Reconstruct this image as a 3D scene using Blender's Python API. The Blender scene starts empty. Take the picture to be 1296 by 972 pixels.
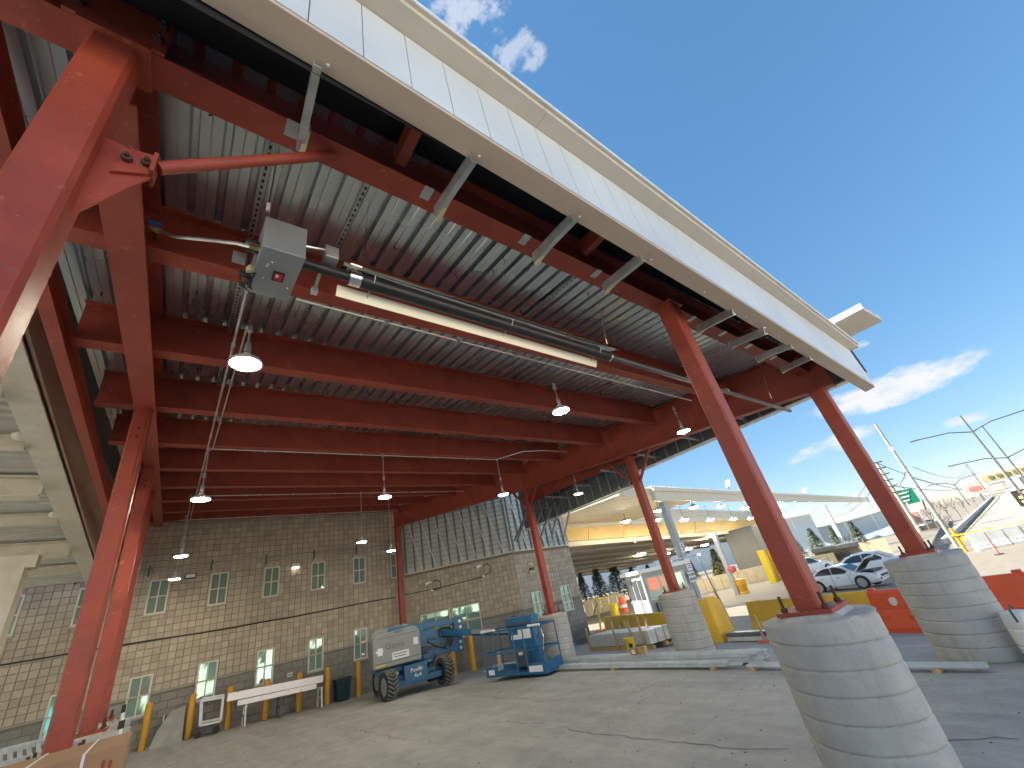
import bpy, math, random
import numpy as np
from mathutils import Vector, Matrix, noise
random.seed(7)
S = bpy.context.scene
# ------------------------------------------------------------------ camera
EYE = Vector((0, 0, 1.7))
CX, CY, F = 648.0, 486.0, 509.88
R = np.array([[0.79064187, 0.14247904, 0.59547053], [-0.58074473, 0.48259833, 0.65561758], [-0.19396132, -0.86417509, 0.46430639]])
cam = bpy.data.cameras.new('camera'); co = bpy.data.objects.new('camera', cam); S.collection.objects.link(co)
cam.sensor_fit = 'HORIZONTAL'; cam.sensor_width = 36; cam.lens = F / 1296 * 36; cam.clip_start = .05; cam.clip_end = 6000
rt, up, fw = R[:, 0], -R[:, 1], R[:, 2]
co.matrix_world = Matrix(((rt[0], up[0], -fw[0], EYE.x), (rt[1], up[1], -fw[1], EYE.y), (rt[2], up[2], -fw[2], EYE.z), (0, 0, 0, 1)))
S.camera = co
S.view_settings.view_transform = 'Standard'; S.view_settings.look = 'None'; S.view_settings.gamma = 1
S.view_settings.exposure = 2.15
S.cycles.max_bounces = 10; S.cycles.diffuse_bounces = 5
# ------------------------------------------------------------------ sun and sky
SUN_EL, SUN_AZ = 35.0, math.degrees(math.atan2(-.45, .89))      # azimuth clockwise from +Y
sl = bpy.data.lights.new('sun', 'SUN'); sl.energy = 4.5; sl.angle = math.radians(.53); sl.color = (1, .95, .86)
so = bpy.data.objects.new('sun', sl); S.collection.objects.link(so)
se, sa = math.radians(SUN_EL), math.radians(SUN_AZ)
sdir = Vector((math.sin(sa) * math.cos(se), math.cos(sa) * math.cos(se), math.sin(se)))
so.rotation_euler = sdir.to_track_quat('Z', 'Y').to_euler(); so.location = (0, 0, 60)
w = bpy.data.worlds.new('World'); S.world = w; w.use_nodes = True
nt = w.node_tree; N, LK = nt.nodes, nt.links
bg = N['Background']; bg.inputs[1].default_value = .082
sky = N.new('ShaderNodeTexSky'); sky.sky_type = 'NISHITA'; sky.sun_disc = False
sky.sun_elevation = se; sky.sun_rotation = sa; sky.air_density = 1.0; sky.dust_density = 0; sky.ozone_density = 5.5; sky.altitude = 200
def ray(px, py):
    return Vector((R @ np.array([px - CX, py - CY, F])).tolist())
def wn(t, **k):
    n = N.new(t)
    for a, b in k.items(): setattr(n, a, b)
    return n
def wm(op, a, b=None, c=None):
    n = wn('ShaderNodeMath', operation=op)
    for i, v in enumerate((a, b, c)):
        if v is None: continue
        if isinstance(v, (int, float)): n.inputs[i].default_value = v
        else: LK.new(v, n.inputs[i])
    return n.outputs[0]
tc = wn('ShaderNodeTexCoord')
nz = wn('ShaderNodeTexNoise'); nz.inputs['Scale'].default_value = 13; nz.inputs['Detail'].default_value = 9; nz.inputs['Roughness'].default_value = .62
mp = wn('ShaderNodeMapping'); mp.inputs['Scale'].default_value = (1, 1, 2.2)
LK.new(tc.outputs['Generated'], mp.inputs[0]); LK.new(mp.outputs[0], nz.inputs['Vector'])
nfac = nz.outputs['Fac']
clouds = [(1130, 490, .17, .036, 0, 1), (1058, 561, .10, .022, -.1, 1), (1222, 531, .04, .012, 0, .9), (888, 596, .045, .012, 0, .75), (855, 603, .02, .008, 0, .6),
          (596, 18, .15, .05, .5, .6), (652, 62, .07, .05, .3, .5), (1076, 441, .035, .012, 0, .5), (540, -80, .3, .08, .3, .7)]
dirs = [(ray(a, b).normalized(), ww, hh, rot, s) for a, b, ww, hh, rot, s in clouds]
for az, el, ww, hh in ((200, 12, .3, .05), (150, 18, .25, .05), (245, 9, .2, .03), (120, 8, .3, .04), (300, 25, .2, .07), (180, 35, .2, .06)):
    a, e = math.radians(az), math.radians(el)
    dirs.append((Vector((math.sin(a) * math.cos(e), math.cos(a) * math.cos(e), math.sin(e))), ww, hh, 0, 1))
tot = None
for d, ww, hh, rot, s in dirs:
    t1 = Vector((0, 0, 1)).cross(d).normalized(); t2 = d.cross(t1)
    a1 = t1 * math.cos(rot) + t2 * math.sin(rot); a2 = -t1 * math.sin(rot) + t2 * math.cos(rot)
    def dot(v):
        n = wn('ShaderNodeVectorMath', operation='DOT_PRODUCT'); LK.new(tc.outputs['Generated'], n.inputs[0]); n.inputs[1].default_value = v; return n.outputs['Value']
    u = wm('DIVIDE', dot(a1), ww); v = wm('DIVIDE', dot(a2), hh)
    v = wm('SUBTRACT', v, d.dot(a2) / hh); u = wm('SUBTRACT', u, d.dot(a1) / ww)
    r2 = wm('ADD', wm('MULTIPLY', u, u), wm('MULTIPLY', v, v))
    f = wm('SUBTRACT', 1.0, r2)
    front = wm('GREATER_THAN', dot(d), 0)
    f = wm('MULTIPLY', wm('MAXIMUM', f, 0), front)
    g = wn('ShaderNodeMapRange', interpolation_type='SMOOTHSTEP'); g.inputs[1].default_value = .30; g.inputs[2].default_value = .78
    LK.new(wm('ADD', wm('MULTIPLY', wm('POWER', f, .6), .5 if s < .8 else .68), wm('MULTIPLY', wm('SUBTRACT', nfac, .5), 3.2 if s < .8 else 1.6)), g.inputs[0])
    f2 = wm('MULTIPLY', wm('MULTIPLY', g.outputs[0], wm('MINIMUM', wm('MULTIPLY', f, 4), 1)), s)
    tot = f2 if tot is None else wm('MAXIMUM', tot, f2)
mx = wn('ShaderNodeMix', data_type='RGBA'); LK.new(tot, mx.inputs[0]); gam = wn('ShaderNodeGamma'); gam.inputs[1].default_value = .52; LK.new(sky.outputs[0], gam.inputs[0])
hsv = wn('ShaderNodeHueSaturation'); hsv.inputs['Saturation'].default_value = 1.5; hsv.inputs['Value'].default_value = 1.15; LK.new(gam.outputs[0], hsv.inputs['Color'])
LK.new(hsv.outputs[0], mx.inputs[6]); mx.inputs[7].default_value = (2.6, 2.65, 2.75, 1)
LK.new(mx.outputs[2], bg.inputs[0])
# ------------------------------------------------------------------ helpers
def q(px, py, x=None, y=None, z=None):
    d = ray(px, py)
    t = x / d.x if x is not None else y / d.y if y is not None else (z - EYE.z) / d.z
    return EYE + d * t
def qp(px, py, p0, n):
    d = ray(px, py); return EYE + d * ((p0 - EYE).dot(n) / d.dot(n))
CP = [(0, 19, .07), (3, 19, -.09), (6, 18.5, -.27), (9.4, 1.8, -.36), (9.8, 6.7, -.24), (9.7, 11.2, -.24), (14.5, 4.1, -.75), (16.5, 6.4, -.85), (31, 10, -1.6),
      (26, 20, -1.05), (27, 14, -1.15), (0, 0, 0), (0, 9, .03), (4, 9, -.13), (-10, 10, .15), (13, 14, -.55), (40, 2, -1.7), (60, 10, -1.8), (60, 60, -1.8), (35, 45, -1.4), (20, -20, -1.0), (-20, -20, .2), (60, -30, -1.8), (-20, 45, 0), (5, 3, -.18)]
cpa = np.array(CP)
def tk(d2): return np.where(d2 > 1e-9, .5 * d2 * np.log(np.maximum(d2, 1e-9)), 0)
_n = len(CP); A = np.zeros((_n + 3, _n + 3))
_d = ((cpa[:, None, :2] - cpa[None, :, :2]) ** 2).sum(-1)
A[:_n, :_n] = tk(_d) + np.eye(_n) * 6; A[:_n, _n] = 1; A[:_n, _n + 1:] = cpa[:, :2]; A[_n, :_n] = 1; A[_n + 1:, :_n] = cpa[:, :2].T
wts = np.linalg.solve(A, np.concatenate([cpa[:, 2], [0, 0, 0]]))
def G(x, y):
    d2 = (cpa[:, 0] - x) ** 2 + (cpa[:, 1] - y) ** 2
    v = float(tk(d2) @ wts[:_n] + wts[_n] + wts[_n + 1] * x + wts[_n + 2] * y)
    r = math.hypot(x - 20, y - 10); k = min(1, max(0, (r - 32) / 25)); k = k * k * (3 - 2 * k)
    return v * (1 - k) + -1.8 * k
def gp(px, py):
    d = ray(px, py); z = -.3
    for i in range(30):
        t = (z - EYE.z) / d.z; p = EYE + d * t; z = .5 * z + .5 * G(p.x, p.y)
    return Vector((p.x, p.y, G(p.x, p.y)))
WORLD = {}
class MB:
    def __init__(s): s.v = []; s.f = []
    def add(s, vs, fs):
        o = len(s.v); s.v += [tuple(v) for v in vs]; s.f += [tuple(o + i for i in f) for f in fs]; return s
    def box(s, c, d, m=None):
        c = Vector(c); h = Vector(d) / 2; vs = []
        for k in range(8):
            p = Vector((h.x * (1 if k & 1 else -1), h.y * (1 if k & 2 else -1), h.z * (1 if k & 4 else -1)))
            vs.append((m @ p if m else p) + c)
        return s.add(vs, [(0, 2, 3, 1), (4, 5, 7, 6), (0, 1, 5, 4), (2, 6, 7, 3), (0, 4, 6, 2), (1, 3, 7, 5)])
    def bb(s, a, b): return s.box([(a[i] + b[i]) / 2 for i in range(3)], [abs(b[i] - a[i]) for i in range(3)])
    def bar(s, p, q_, w_, h_, upv=(0, 0, 1)):
        p, q_ = Vector(p), Vector(q_); d = (q_ - p); L = d.length; y = d.normalized(); x = y.cross(Vector(upv))
        if x.length < 1e-4: x = y.cross(Vector((1, 0, 0)))
        x.normalize(); z = x.cross(y)
        m = Matrix((x, y, z)).transposed()
        return s.box((p + q_) / 2, (w_, L, h_), m)
    def prof(s, p, q_, pts, upv=(0, 0, 1), close=True, caps=True):
        """extrude 2D profile (x right, z up) from p to q"""
        p, q_ = Vector(p), Vector(q_); y = (q_ - p).normalized(); x = y.cross(Vector(upv)); x.normalize(); z = x.cross(y)
        n = len(pts); vs = [p + x * a + z * b for a, b in pts] + [q_ + x * a + z * b for a, b in pts]
        fs = [(i, (i + 1) % n, n + (i + 1) % n, n + i) for i in range(n if close else n - 1)]
        if close and caps: fs += [tuple(range(n))[::-1], tuple(range(n, 2 * n))]
        return s.add(vs, fs)
    def ibeam(s, p, q_, h, w_, tf=.02, tw=.012):
        """p,q at the bottom centre"""
        a, b = w_ / 2, tw / 2
        pts = [(-a, 0), (a, 0), (a, tf), (b, tf), (b, h - tf), (a, h - tf), (a, h), (-a, h), (-a, h - tf), (-b, h - tf), (-b, tf), (-a, tf)]
        p_, q2 = Vector(p), Vector(q_); y = (q2 - p_).normalized(); x = y.cross(Vector((0, 0, 1))); x.normalize(); z = Vector((0, 0, 1))
        vs = [p_ + x * u + z * v for u, v in pts] + [q2 + x * u + z * v for u, v in pts]; n = 12
        fs = [(i, (i + 1) % n, n + (i + 1) % n, n + i) for i in range(n)]
        for o, rev in ((0, 1), (n, 0)):
            for f in ((0, 1, 2, 11), (3, 4, 9, 10), (5, 6, 7, 8)):
                g_ = tuple(o + i for i in f); fs.append(g_[::-1] if rev else g_)
        return s.add(vs, fs)
    def tube(s, pts, r, n=8, caps=True):
        pts = [Vector(p) for p in pts]; rs = r if isinstance(r, (list, tuple)) else [r] * len(pts)
        vs = []; fs = []; prev = None
        for i, p in enumerate(pts):
            d = (pts[min(i + 1, len(pts) - 1)] - pts[max(i - 1, 0)])
            d = d.normalized() if d.length > 1e-9 else Vector((0, 0, 1))
            if prev is None: x = d.cross(Vector((0, 0, 1))); x = x if x.length > 1e-3 else Vector((1, 0, 0))
            else: x = prev - d * prev.dot(d)
            x.normalize(); prev = x; y = d.cross(x)
            for k in range(n):
                a = 2 * math.pi * k / n; vs.append(p + (x * math.cos(a) + y * math.sin(a)) * rs[i])
        for i in range(len(pts) - 1):
            for k in range(n): fs.append((i * n + k, i * n + (k + 1) % n, (i + 1) * n + (k + 1) % n, (i + 1) * n + k))
        if caps: fs += [tuple(range(n))[::-1], tuple(range((len(pts) - 1) * n, len(pts) * n))]
        return s.add(vs, fs)
    def lathe(s, prof, c=(0, 0, 0), n=24, m=None):
        vs = []; fs = []; c = Vector(c)
        for r_, z_ in prof:
            for k in range(n):
                a = 2 * math.pi * k / n; p = Vector((r_ * math.cos(a), r_ * math.sin(a), z_)); vs.append((m @ p if m else p) + c)
        for i in range(len(prof) - 1):
            for k in range(n): fs.append((i * n + k, i * n + (k + 1) % n, (i + 1) * n + (k + 1) % n, (i + 1) * n + k))
        return s.add(vs, fs + [tuple(range(n))[::-1], tuple(range((len(prof) - 1) * n, len(prof) * n))])
    def quad(s, *p): return s.add(p, [tuple(range(len(p)))])
    def poly(s, pts, th, nrm):
        nrm = Vector(nrm).normalized() * th; n = len(pts); a = [Vector(p) for p in pts]; b = [p + nrm for p in a]
        return s.add(a + b, [tuple(range(n))[::-1], tuple(range(n, 2 * n))] + [(i, (i + 1) % n, n + (i + 1) % n, n + i) for i in range(n)])
    def mesh(s, name, off=Vector((0, 0, 0)), smooth=False):
        me = bpy.data.meshes.new(name); me.from_pydata([tuple(Vector(v) - off) for v in s.v], [], s.f); me.update()
        if smooth:
            me.polygons.foreach_set('use_smooth', [True] * len(me.polygons))
            if smooth == 'auto':
                try: me.set_sharp_from_angle(angle=math.radians(35))
                except Exception: pass
        return me
    def build(s, name, m, parent=None, smooth=False, bevel=0):
        off = WORLD.get(parent.name, Vector((0, 0, 0))) if parent else Vector((0, 0, 0))
        me = s.mesh(name, off, smooth); me.materials.append(m)
        o = bpy.data.objects.new(name, me); S.collection.objects.link(o); o.parent = parent; WORLD[o.name] = off
        if bevel:
            b = o.modifiers.new('bevel', 'BEVEL'); b.width = bevel; b.segments = 2; b.limit_method = 'ANGLE'
        return o
def inst(src, name, parent, loc=(0, 0, 0), rz=0, label=None):
    """same mesh, another part"""
    o = src.copy(); S.collection.objects.link(o); o.parent = parent; o.location = Vector(loc); o.rotation_euler = (0, 0, rz); WORLD[o.name] = Vector((0, 0, 0)); return o
def tag(o, label, cat, group=None, kind=None):
    o['label'] = label; o['category'] = cat
    if group: o['group'] = group
    if kind: o['kind'] = kind
    return o
def struct(o): o['kind'] = 'structure'; return o
def thing(name, loc, label, cat, group=None, rz=0):
    o = bpy.data.objects.new(name, None); S.collection.objects.link(o); o.location = loc; o.rotation_euler = (0, 0, rz); o.empty_display_size = .2
    WORLD[o.name] = Vector(loc) if rz == 0 else Vector((0, 0, 0))
    return tag(o, label, cat, group)
def copy_tree(o, parent=None):
    c = o.copy(); S.collection.objects.link(c); c.parent = parent
    for ch in list(o.children): copy_tree(ch, c)
    return c
def at0(name, label, cat, group=None):       # thing built round the origin, moved later
    o = bpy.data.objects.new(name, None); S.collection.objects.link(o); WORLD[o.name] = Vector((0, 0, 0)); return tag(o, label, cat, group)
def put(o, loc, rz=0, sc=None):
    o.location = loc; o.rotation_euler = (0, 0, rz)
    if sc: o.scale = (sc, sc, sc)
    return o
FONT = None
def text(name, s, size, m, parent, p, right, upv, ext=.003):
    cu = bpy.data.curves.new(name, 'FONT'); cu.body = s; cu.size = size; cu.align_x = 'CENTER'; cu.align_y = 'CENTER'; cu.extrude = ext; cu.resolution_u = 3
    t = bpy.data.objects.new(name + '_curve', cu); S.collection.objects.link(t)
    me = bpy.data.meshes.new_from_object(t.evaluated_get(bpy.context.evaluated_depsgraph_get())); bpy.data.objects.remove(t); bpy.data.curves.remove(cu)
    off = WORLD.get(parent.name, Vector((0, 0, 0))) if parent else Vector((0, 0, 0))
    r_ = Vector(right).normalized(); u = Vector(upv).normalized(); n = r_.cross(u)
    mat_ = Matrix(((r_.x, u.x, n.x, 0), (r_.y, u.y, n.y, 0), (r_.z, u.z, n.z, 0), (0, 0, 0, 1)))
    me.transform(Matrix.Translation(Vector(p) - off) @ mat_); me.materials.clear(); me.materials.append(m)
    o = bpy.data.objects.new(name, me); S.collection.objects.link(o); o.parent = parent; WORLD[o.name] = off; return o
# ------------------------------------------------------------------ materials
def nodes(name):
    m = bpy.data.materials.new(name); m.use_nodes = True; t = m.node_tree; return m, t, t.nodes['Principled BSDF']
def nd(t, ty, ins=None, **k):
    n = t.nodes.new(ty)
    for a, b in k.items(): setattr(n, a, b)
    for a, b in (ins or {}).items():
        if isinstance(b, bpy.types.NodeSocket): t.links.new(b, n.inputs[a])
        else: n.inputs[a].default_value = b
    return n
def M(name, col, rough=.6, metal=0, var=.12, scale=4, bump=.0, bscale=60, col2=None, spec=None, coat=0, dirt=0, rvar=.1, emit=None, estr=0, det=6):
    m, t, b = nodes(name)
    tcn = nd(t, 'ShaderNodeTexCoord'); gm = nd(t, 'ShaderNodeNewGeometry')
    P = gm.outputs['Position']
    n1 = nd(t, 'ShaderNodeTexNoise', {'Vector': P, 'Scale': scale, 'Detail': det, 'Roughness': .6})
    c = Vector(col); lo = tuple(c * (1 - var)) + (1,); hi = tuple(Vector(col2) if col2 else c * (1 + var)) + (1,)
    mr = nd(t, 'ShaderNodeMapRange', {0: n1.outputs['Fac'], 1: .3, 2: .7})
    mix = nd(t, 'ShaderNodeMix', {0: mr.outputs[0], 6: lo, 7: hi}, data_type='RGBA'); out = mix.outputs[2]
    if dirt:
        n2 = nd(t, 'ShaderNodeTexNoise', {'Vector': P, 'Scale': scale * 6, 'Detail': 8, 'Roughness': .75})
        m2 = nd(t, 'ShaderNodeMapRange', {0: n2.outputs['Fac'], 1: .56, 2: .72, 3: 0, 4: dirt})
        mix2 = nd(t, 'ShaderNodeMix', {0: m2.outputs[0], 6: out, 7: (.1, .09, .08, 1)}, data_type='RGBA'); out = mix2.outputs[2]
    t.links.new(out, b.inputs['Base Color'])
    rr = nd(t, 'ShaderNodeMapRange', {0: n1.outputs['Fac'], 1: .3, 2: .7, 3: max(.02, rough - rvar), 4: min(1, rough + rvar)}); t.links.new(rr.outputs[0], b.inputs['Roughness'])
    b.inputs['Metallic'].default_value = metal
    if spec is not None: b.inputs['Specular IOR Level'].default_value = spec
    if coat: b.inputs['Coat Weight'].default_value = coat
    if bump:
        n3 = nd(t, 'ShaderNodeTexNoise', {'Vector': P, 'Scale': bscale, 'Detail': 5}); bp = nd(t, 'ShaderNodeBump', {'Height': n3.outputs['Fac'], 'Strength': bump, 'Distance': .01}); t.links.new(bp.outputs[0], b.inputs['Normal'])
    if emit: b.inputs['Emission Color'].default_value = tuple(emit) + (1,); b.inputs['Emission Strength'].default_value = estr
    return m
RED = M('red_oxide_primer', (.32, .046, .023), .52, var=.22, scale=3, bump=.14, bscale=35, rvar=.1, col2=(.39, .066, .032), dirt=.35)
def scuffs(m, amt=.7, c=(.58, .30, .20, 1)):
    t = m.node_tree; b = t.nodes['Principled BSDF']; src = b.inputs['Base Color'].links[0].from_socket
    g = nd(t, 'ShaderNodeNewGeometry'); v = nd(t, 'ShaderNodeTexNoise', {'Vector': g.outputs['Position'], 'Scale': 14, 'Detail': 12, 'Roughness': .8, 'Distortion': .6})
    mr = nd(t, 'ShaderNodeMapRange', {0: v.outputs['Fac'], 1: .585, 2: .68, 3: 0, 4: amt})
    mx_ = nd(t, 'ShaderNodeMix', {0: mr.outputs[0], 6: src, 7: c}, data_type='RGBA'); t.links.new(mx_.outputs[2], b.inputs['Base Color'])
scuffs(RED)
GALV = M('galvanised_deck', (.60, .66, .68), .29, metal=.92, var=.06, scale=.6, rvar=.05, det=2)
STEEL = M('zinc_steel', (.52, .54, .53), .42, metal=.8, var=.18, scale=9, bump=.05, rvar=.1)
STUD = M('galvanised_studs', (.66, .70, .71), .42, metal=.3, var=.15, scale=5, rvar=.1)
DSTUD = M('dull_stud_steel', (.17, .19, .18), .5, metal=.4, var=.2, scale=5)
POLISH = M('polished_aluminium', (.86, .85, .78), .16, metal=1, var=.05, scale=12, bump=.1, bscale=5, rvar=.05)
BLACKT = M('black_enamel_tube', (.022, .021, .02), .38, var=.3, scale=8, rvar=.1)
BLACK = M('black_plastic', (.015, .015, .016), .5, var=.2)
RUB = M('rubber', (.03, .03, .03), .8, var=.3, scale=9)
LUG = M('dusty_rubber', (.20, .19, .175), .9, var=.3, scale=9)
WHITEP = M('white_fascia_panel', (.66, .68, .69), .38, var=.07, scale=1.5, rvar=.08, bump=.04, bscale=2.5, dirt=.10)
TAN = M('tan_metal_trim', (.60, .47, .34), .45, var=.06, scale=2, dirt=.15)
CREAM = M('cream_metal_trim', (.66, .58, .46), .45, var=.06, scale=2)
WHITET = M('white_trim', (.8, .8, .77), .4, var=.05, scale=3)
CONC = M('pedestal_concrete', (.44, .43, .40), .88, var=.15, scale=3.2, bump=.45, bscale=40, dirt=.3, det=10)
GROUT = M('grout', (.5, .46, .42), .9, var=.2, scale=12, bump=.3)
_t = CONC.node_tree; _b = _t.nodes['Principled BSDF']; _s = _b.inputs['Base Color'].links[0].from_socket; _g = nd(_t, 'ShaderNodeNewGeometry'); _m = nd(_t, 'ShaderNodeMapping', {0: _g.outputs['Position'], 'Scale': (5, 5, .7)}); _nz = nd(_t, 'ShaderNodeTexNoise', {'Vector': _m.outputs[0], 'Scale': 1.6, 'Detail': 8, 'Roughness': .7}); _r = nd(_t, 'ShaderNodeMapRange', {0: _nz.outputs['Fac'], 1: .52, 2: .68, 3: 0, 4: .35}); _x = nd(_t, 'ShaderNodeMix', {0: _r.outputs[0], 6: _s, 7: (.22, .20, .17, 1)}, data_type='RGBA'); _t.links.new(_x.outputs[2], _b.inputs['Base Color'])
RUST = M('rusty_bolt', (.09, .05, .035), .7, metal=.4, var=.3, scale=30)
YEL = M('safety_yellow', (.62, .31, .015), .5, var=.12, scale=3, dirt=.4, bump=.05)
YELB = M('bright_yellow', (.75, .55, .02), .45, var=.1, scale=5, dirt=.2)
BLUE = M('lift_blue', (.012, .11, .25), .35, var=.18, scale=4, dirt=.25, rvar=.1)
GREYP = M('grey_lift_cover', (.27, .28, .28), .45, var=.1, scale=3, dirt=.2)
DGREY = M('dark_grey', (.07, .075, .08), .6, var=.2)
WHITEC = M('car_white', (.75, .77, .78), .22, var=.02, coat=.6, rvar=.03)
GLASSD = M('dark_car_glass', (.02, .026, .03), .06, var=.1, rvar=.02, spec=.8)
MIRG = M('reflective_window_glass', (.34, .52, .45), .04, metal=.5, var=.1, scale=.8, rvar=.02)
FRAMEW = M('window_frame_cream', (.62, .58, .48), .5, var=.08, dirt=.2)
CARD = M('cardboard', (.36, .21, .11), .85, var=.12, scale=4, bump=.1, bscale=20)
REDINK = M('red_print', (.32, .06, .04), .8)
WOOD = M('pale_timber', (.50, .36, .20), .75, var=.25, scale=9, bump=.2, bscale=30)
ORANGE = M('orange_plastic', (.85, .12, .035), .42, var=.08, scale=3, dirt=.15)
WHITEPL = M('white_plastic', (.78, .77, .72), .45, var=.08, scale=2, dirt=.2)
PAPER = M('white_label', (.75, .76, .76), .6, var=.04)
INK = M('black_ink', (.02, .02, .02), .7)
GREYCOL = M('grey_painted_steel', (.36, .39, .42), .5, var=.08, scale=3)
SIDING = M('cream_siding', (.60, .55, .44), .6, var=.07, scale=1.5)
YBAND = M('ochre_band', (.62, .40, .12), .55, var=.08, scale=1.2)
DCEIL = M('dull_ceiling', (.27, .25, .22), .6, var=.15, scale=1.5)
OLDDECK = M('old_ceiling_deck', (.52, .50, .42), .6, var=.12, scale=2.5, dirt=.25)
OLDBEAM = M('old_cream_paint', (.62, .57, .44), .6, var=.1, scale=4, dirt=.45)
FENCE = M('fence_tan', (.56, .46, .30), .8, var=.12, scale=2)
BARK = M('bark', (.14, .11, .085), .9, var=.3, scale=9, bump=.3)
TWIG = M('bare_twigs', (.20, .15, .13), .9, var=.2)
NEEDLE = M('spruce_needles', (.11, .16, .11), .7, var=.45, scale=3, col2=(.2, .24, .15))
SHRUB = M('dry_shrub', (.17, .13, .09), .9, var=.35, scale=2, col2=(.14, .15, .07))
BLDW = M('pale_warehouse_cladding', (.56, .64, .68), .6, var=.05, scale=.3)
BLDT = M('warehouse_parapet', (.78, .78, .74), .6, var=.05)
BOOTH = M('booth_grey', (.33, .35, .36), .5, var=.06, scale=2)
GREEN = M('sign_green', (.0, .17, .09), .5, var=.06)
DGREEN = M('dark_green_bin', (.01, .03, .04), .5)
POLEM = M('weathered_pole', (.30, .30, .24), .7, var=.15, scale=5)
DPOLE = M('dark_pole', (.10, .11, .12), .5)
REDP = M('pink_red_paint', (.55, .14, .14), .5)
BLUEH = M('blue_handle', (.02, .18, .6), .4)
BRASS = M('brass', (.6, .42, .15), .3, metal=1)
LAMPM = M('lamp_lens', (.9, .9, .85), .4, emit=(1, .9, .68), estr=50, var=.02)
HOUSING = M('lamp_housing', (.6, .6, .58), .4, var=.05)
CARBON = M('sign_screen', (.03, .035, .02), .4)
LED = M('led_text', (.5, .25, .1), .5, emit=(1, .38, .08), estr=1.6)
LEDG = M('led_picture_area', (.25, .3, .1), .5, emit=(.7, .45, .12), estr=.7)
RAMP = M('sunlit_asphalt_ramp', (.27, .25, .22), .9, var=.1, scale=.15)
GRASS = M('dry_verge', (.24, .20, .12), .95, var=.25, scale=.4, col2=(.22, .21, .12))
YPAINT = M('yellow_road_line', (.6, .42, .08), .8)
CRACK = M('crack_filler', (.13, .125, .115), .95)
HOSE = M('silver_hose', (.62, .6, .55), .35, metal=.8)
INSUL = M('pale_yellow_block', (.55, .52, .3), .7)

# ground: concrete slab under the roof, asphalt beyond
def ground_mat():
    m, t, b = nodes('concrete_and_asphalt'); g = nd(t, 'ShaderNodeNewGeometry'); P = g.outputs['Position']
    n1 = nd(t, 'ShaderNodeTexNoise', {'Vector': P, 'Scale': .35, 'Detail': 8, 'Roughness': .6, 'Distortion': .4})
    n2 = nd(t, 'ShaderNodeTexNoise', {'Vector': P, 'Scale': 24, 'Detail': 8, 'Roughness': .75})
    n3 = nd(t, 'ShaderNodeTexNoise', {'Vector': P, 'Scale': 2.6, 'Detail': 10, 'Roughness': .7})
    mps = nd(t, 'ShaderNodeMapping', {0: P, 'Scale': (1.2, .12, 1), 'Rotation': (0, 0, .5)}); ns = nd(t, 'ShaderNodeTexNoise', {'Vector': mps.outputs[0], 'Scale': 2.2, 'Detail': 8, 'Roughness': .65})
    cr = nd(t, 'ShaderNodeValToRGB', {0: n1.outputs['Fac']}); cr.color_ramp.elements[0].color = (.38, .375, .355, 1); cr.color_ramp.elements[0].position = .3; cr.color_ramp.elements[1].color = (.46, .455, .43, 1); cr.color_ramp.elements[1].position = .7
    s1 = nd(t, 'ShaderNodeMapRange', {0: n3.outputs['Fac'], 1: .35, 2: .7, 3: .82, 4: 1.1}); s2 = nd(t, 'ShaderNodeMapRange', {0: n2.outputs['Fac'], 1: .3, 2: .7, 3: .86, 4: 1.08}); s3 = nd(t, 'ShaderNodeMapRange', {0: ns.outputs['Fac'], 1: .35, 2: .68, 3: .78, 4: 1.06})
    mm = nd(t, 'ShaderNodeMath', {0: s1.outputs[0], 1: s2.outputs[0]}, operation='MULTIPLY'); mm = nd(t, 'ShaderNodeMath', {0: mm.outputs[0], 1: s3.outputs[0]}, operation='MULTIPLY')
    con = nd(t, 'ShaderNodeVectorMath', {0: cr.outputs[0], 'Scale': mm.outputs[0]}, operation='SCALE')
    mm2 = nd(t, 'ShaderNodeMath', {0: s1.outputs[0], 1: s2.outputs[0]}, operation='MULTIPLY')
    asp = nd(t, 'ShaderNodeVectorMath', {0: (.225, .195, .15), 'Scale': mm2.outputs[0]}, operation='SCALE')
    sx = nd(t, 'ShaderNodeSeparateXYZ', {0: P}); e = nd(t, 'ShaderNodeMath', {0: sx.outputs[0], 1: n3.outputs['Fac']}, operation='ADD'); e = nd(t, 'ShaderNodeMapRange', {0: e.outputs[0], 1: 15.5, 2: 15.6})
    vs_ = nd(t, 'ShaderNodeTexNoise', {'Vector': P, 'Scale': .9, 'Detail': 4, 'Roughness': .5, 'Distortion': 1.2}); sf = nd(t, 'ShaderNodeMapRange', {0: vs_.outputs['Fac'], 1: .60, 2: .72, 3: 0, 4: .22})
    sp_ = nd(t, 'ShaderNodeTexVoronoi', {'Vector': P, 'Scale': 1.7}); sq = nd(t, 'ShaderNodeMapRange', {0: sp_.outputs['Distance'], 1: .03, 2: .06, 3: .35, 4: 0}); sff = nd(t, 'ShaderNodeMath', {0: sf.outputs[0], 1: sq.outputs[0]}, operation='MAXIMUM')
    cs_ = nd(t, 'ShaderNodeMix', {0: sff.outputs[0], 6: con.outputs[0], 7: (.14, .13, .115, 1)}, data_type='RGBA')
    mx_ = nd(t, 'ShaderNodeMix', {0: e.outputs[0], 6: cs_.outputs[2], 7: asp.outputs[0]}, data_type='RGBA'); t.links.new(mx_.outputs[2], b.inputs['Base Color'])
    rr = nd(t, 'ShaderNodeMapRange', {0: ns.outputs['Fac'], 1: .3, 2: .7, 3: .62, 4: .9}); t.links.new(rr.outputs[0], b.inputs['Roughness'])
    bp = nd(t, 'ShaderNodeBump', {'Height': n2.outputs['Fac'], 'Strength': .3, 'Distance': .008}); t.links.new(bp.outputs[0], b.inputs['Normal']); return m
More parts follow.
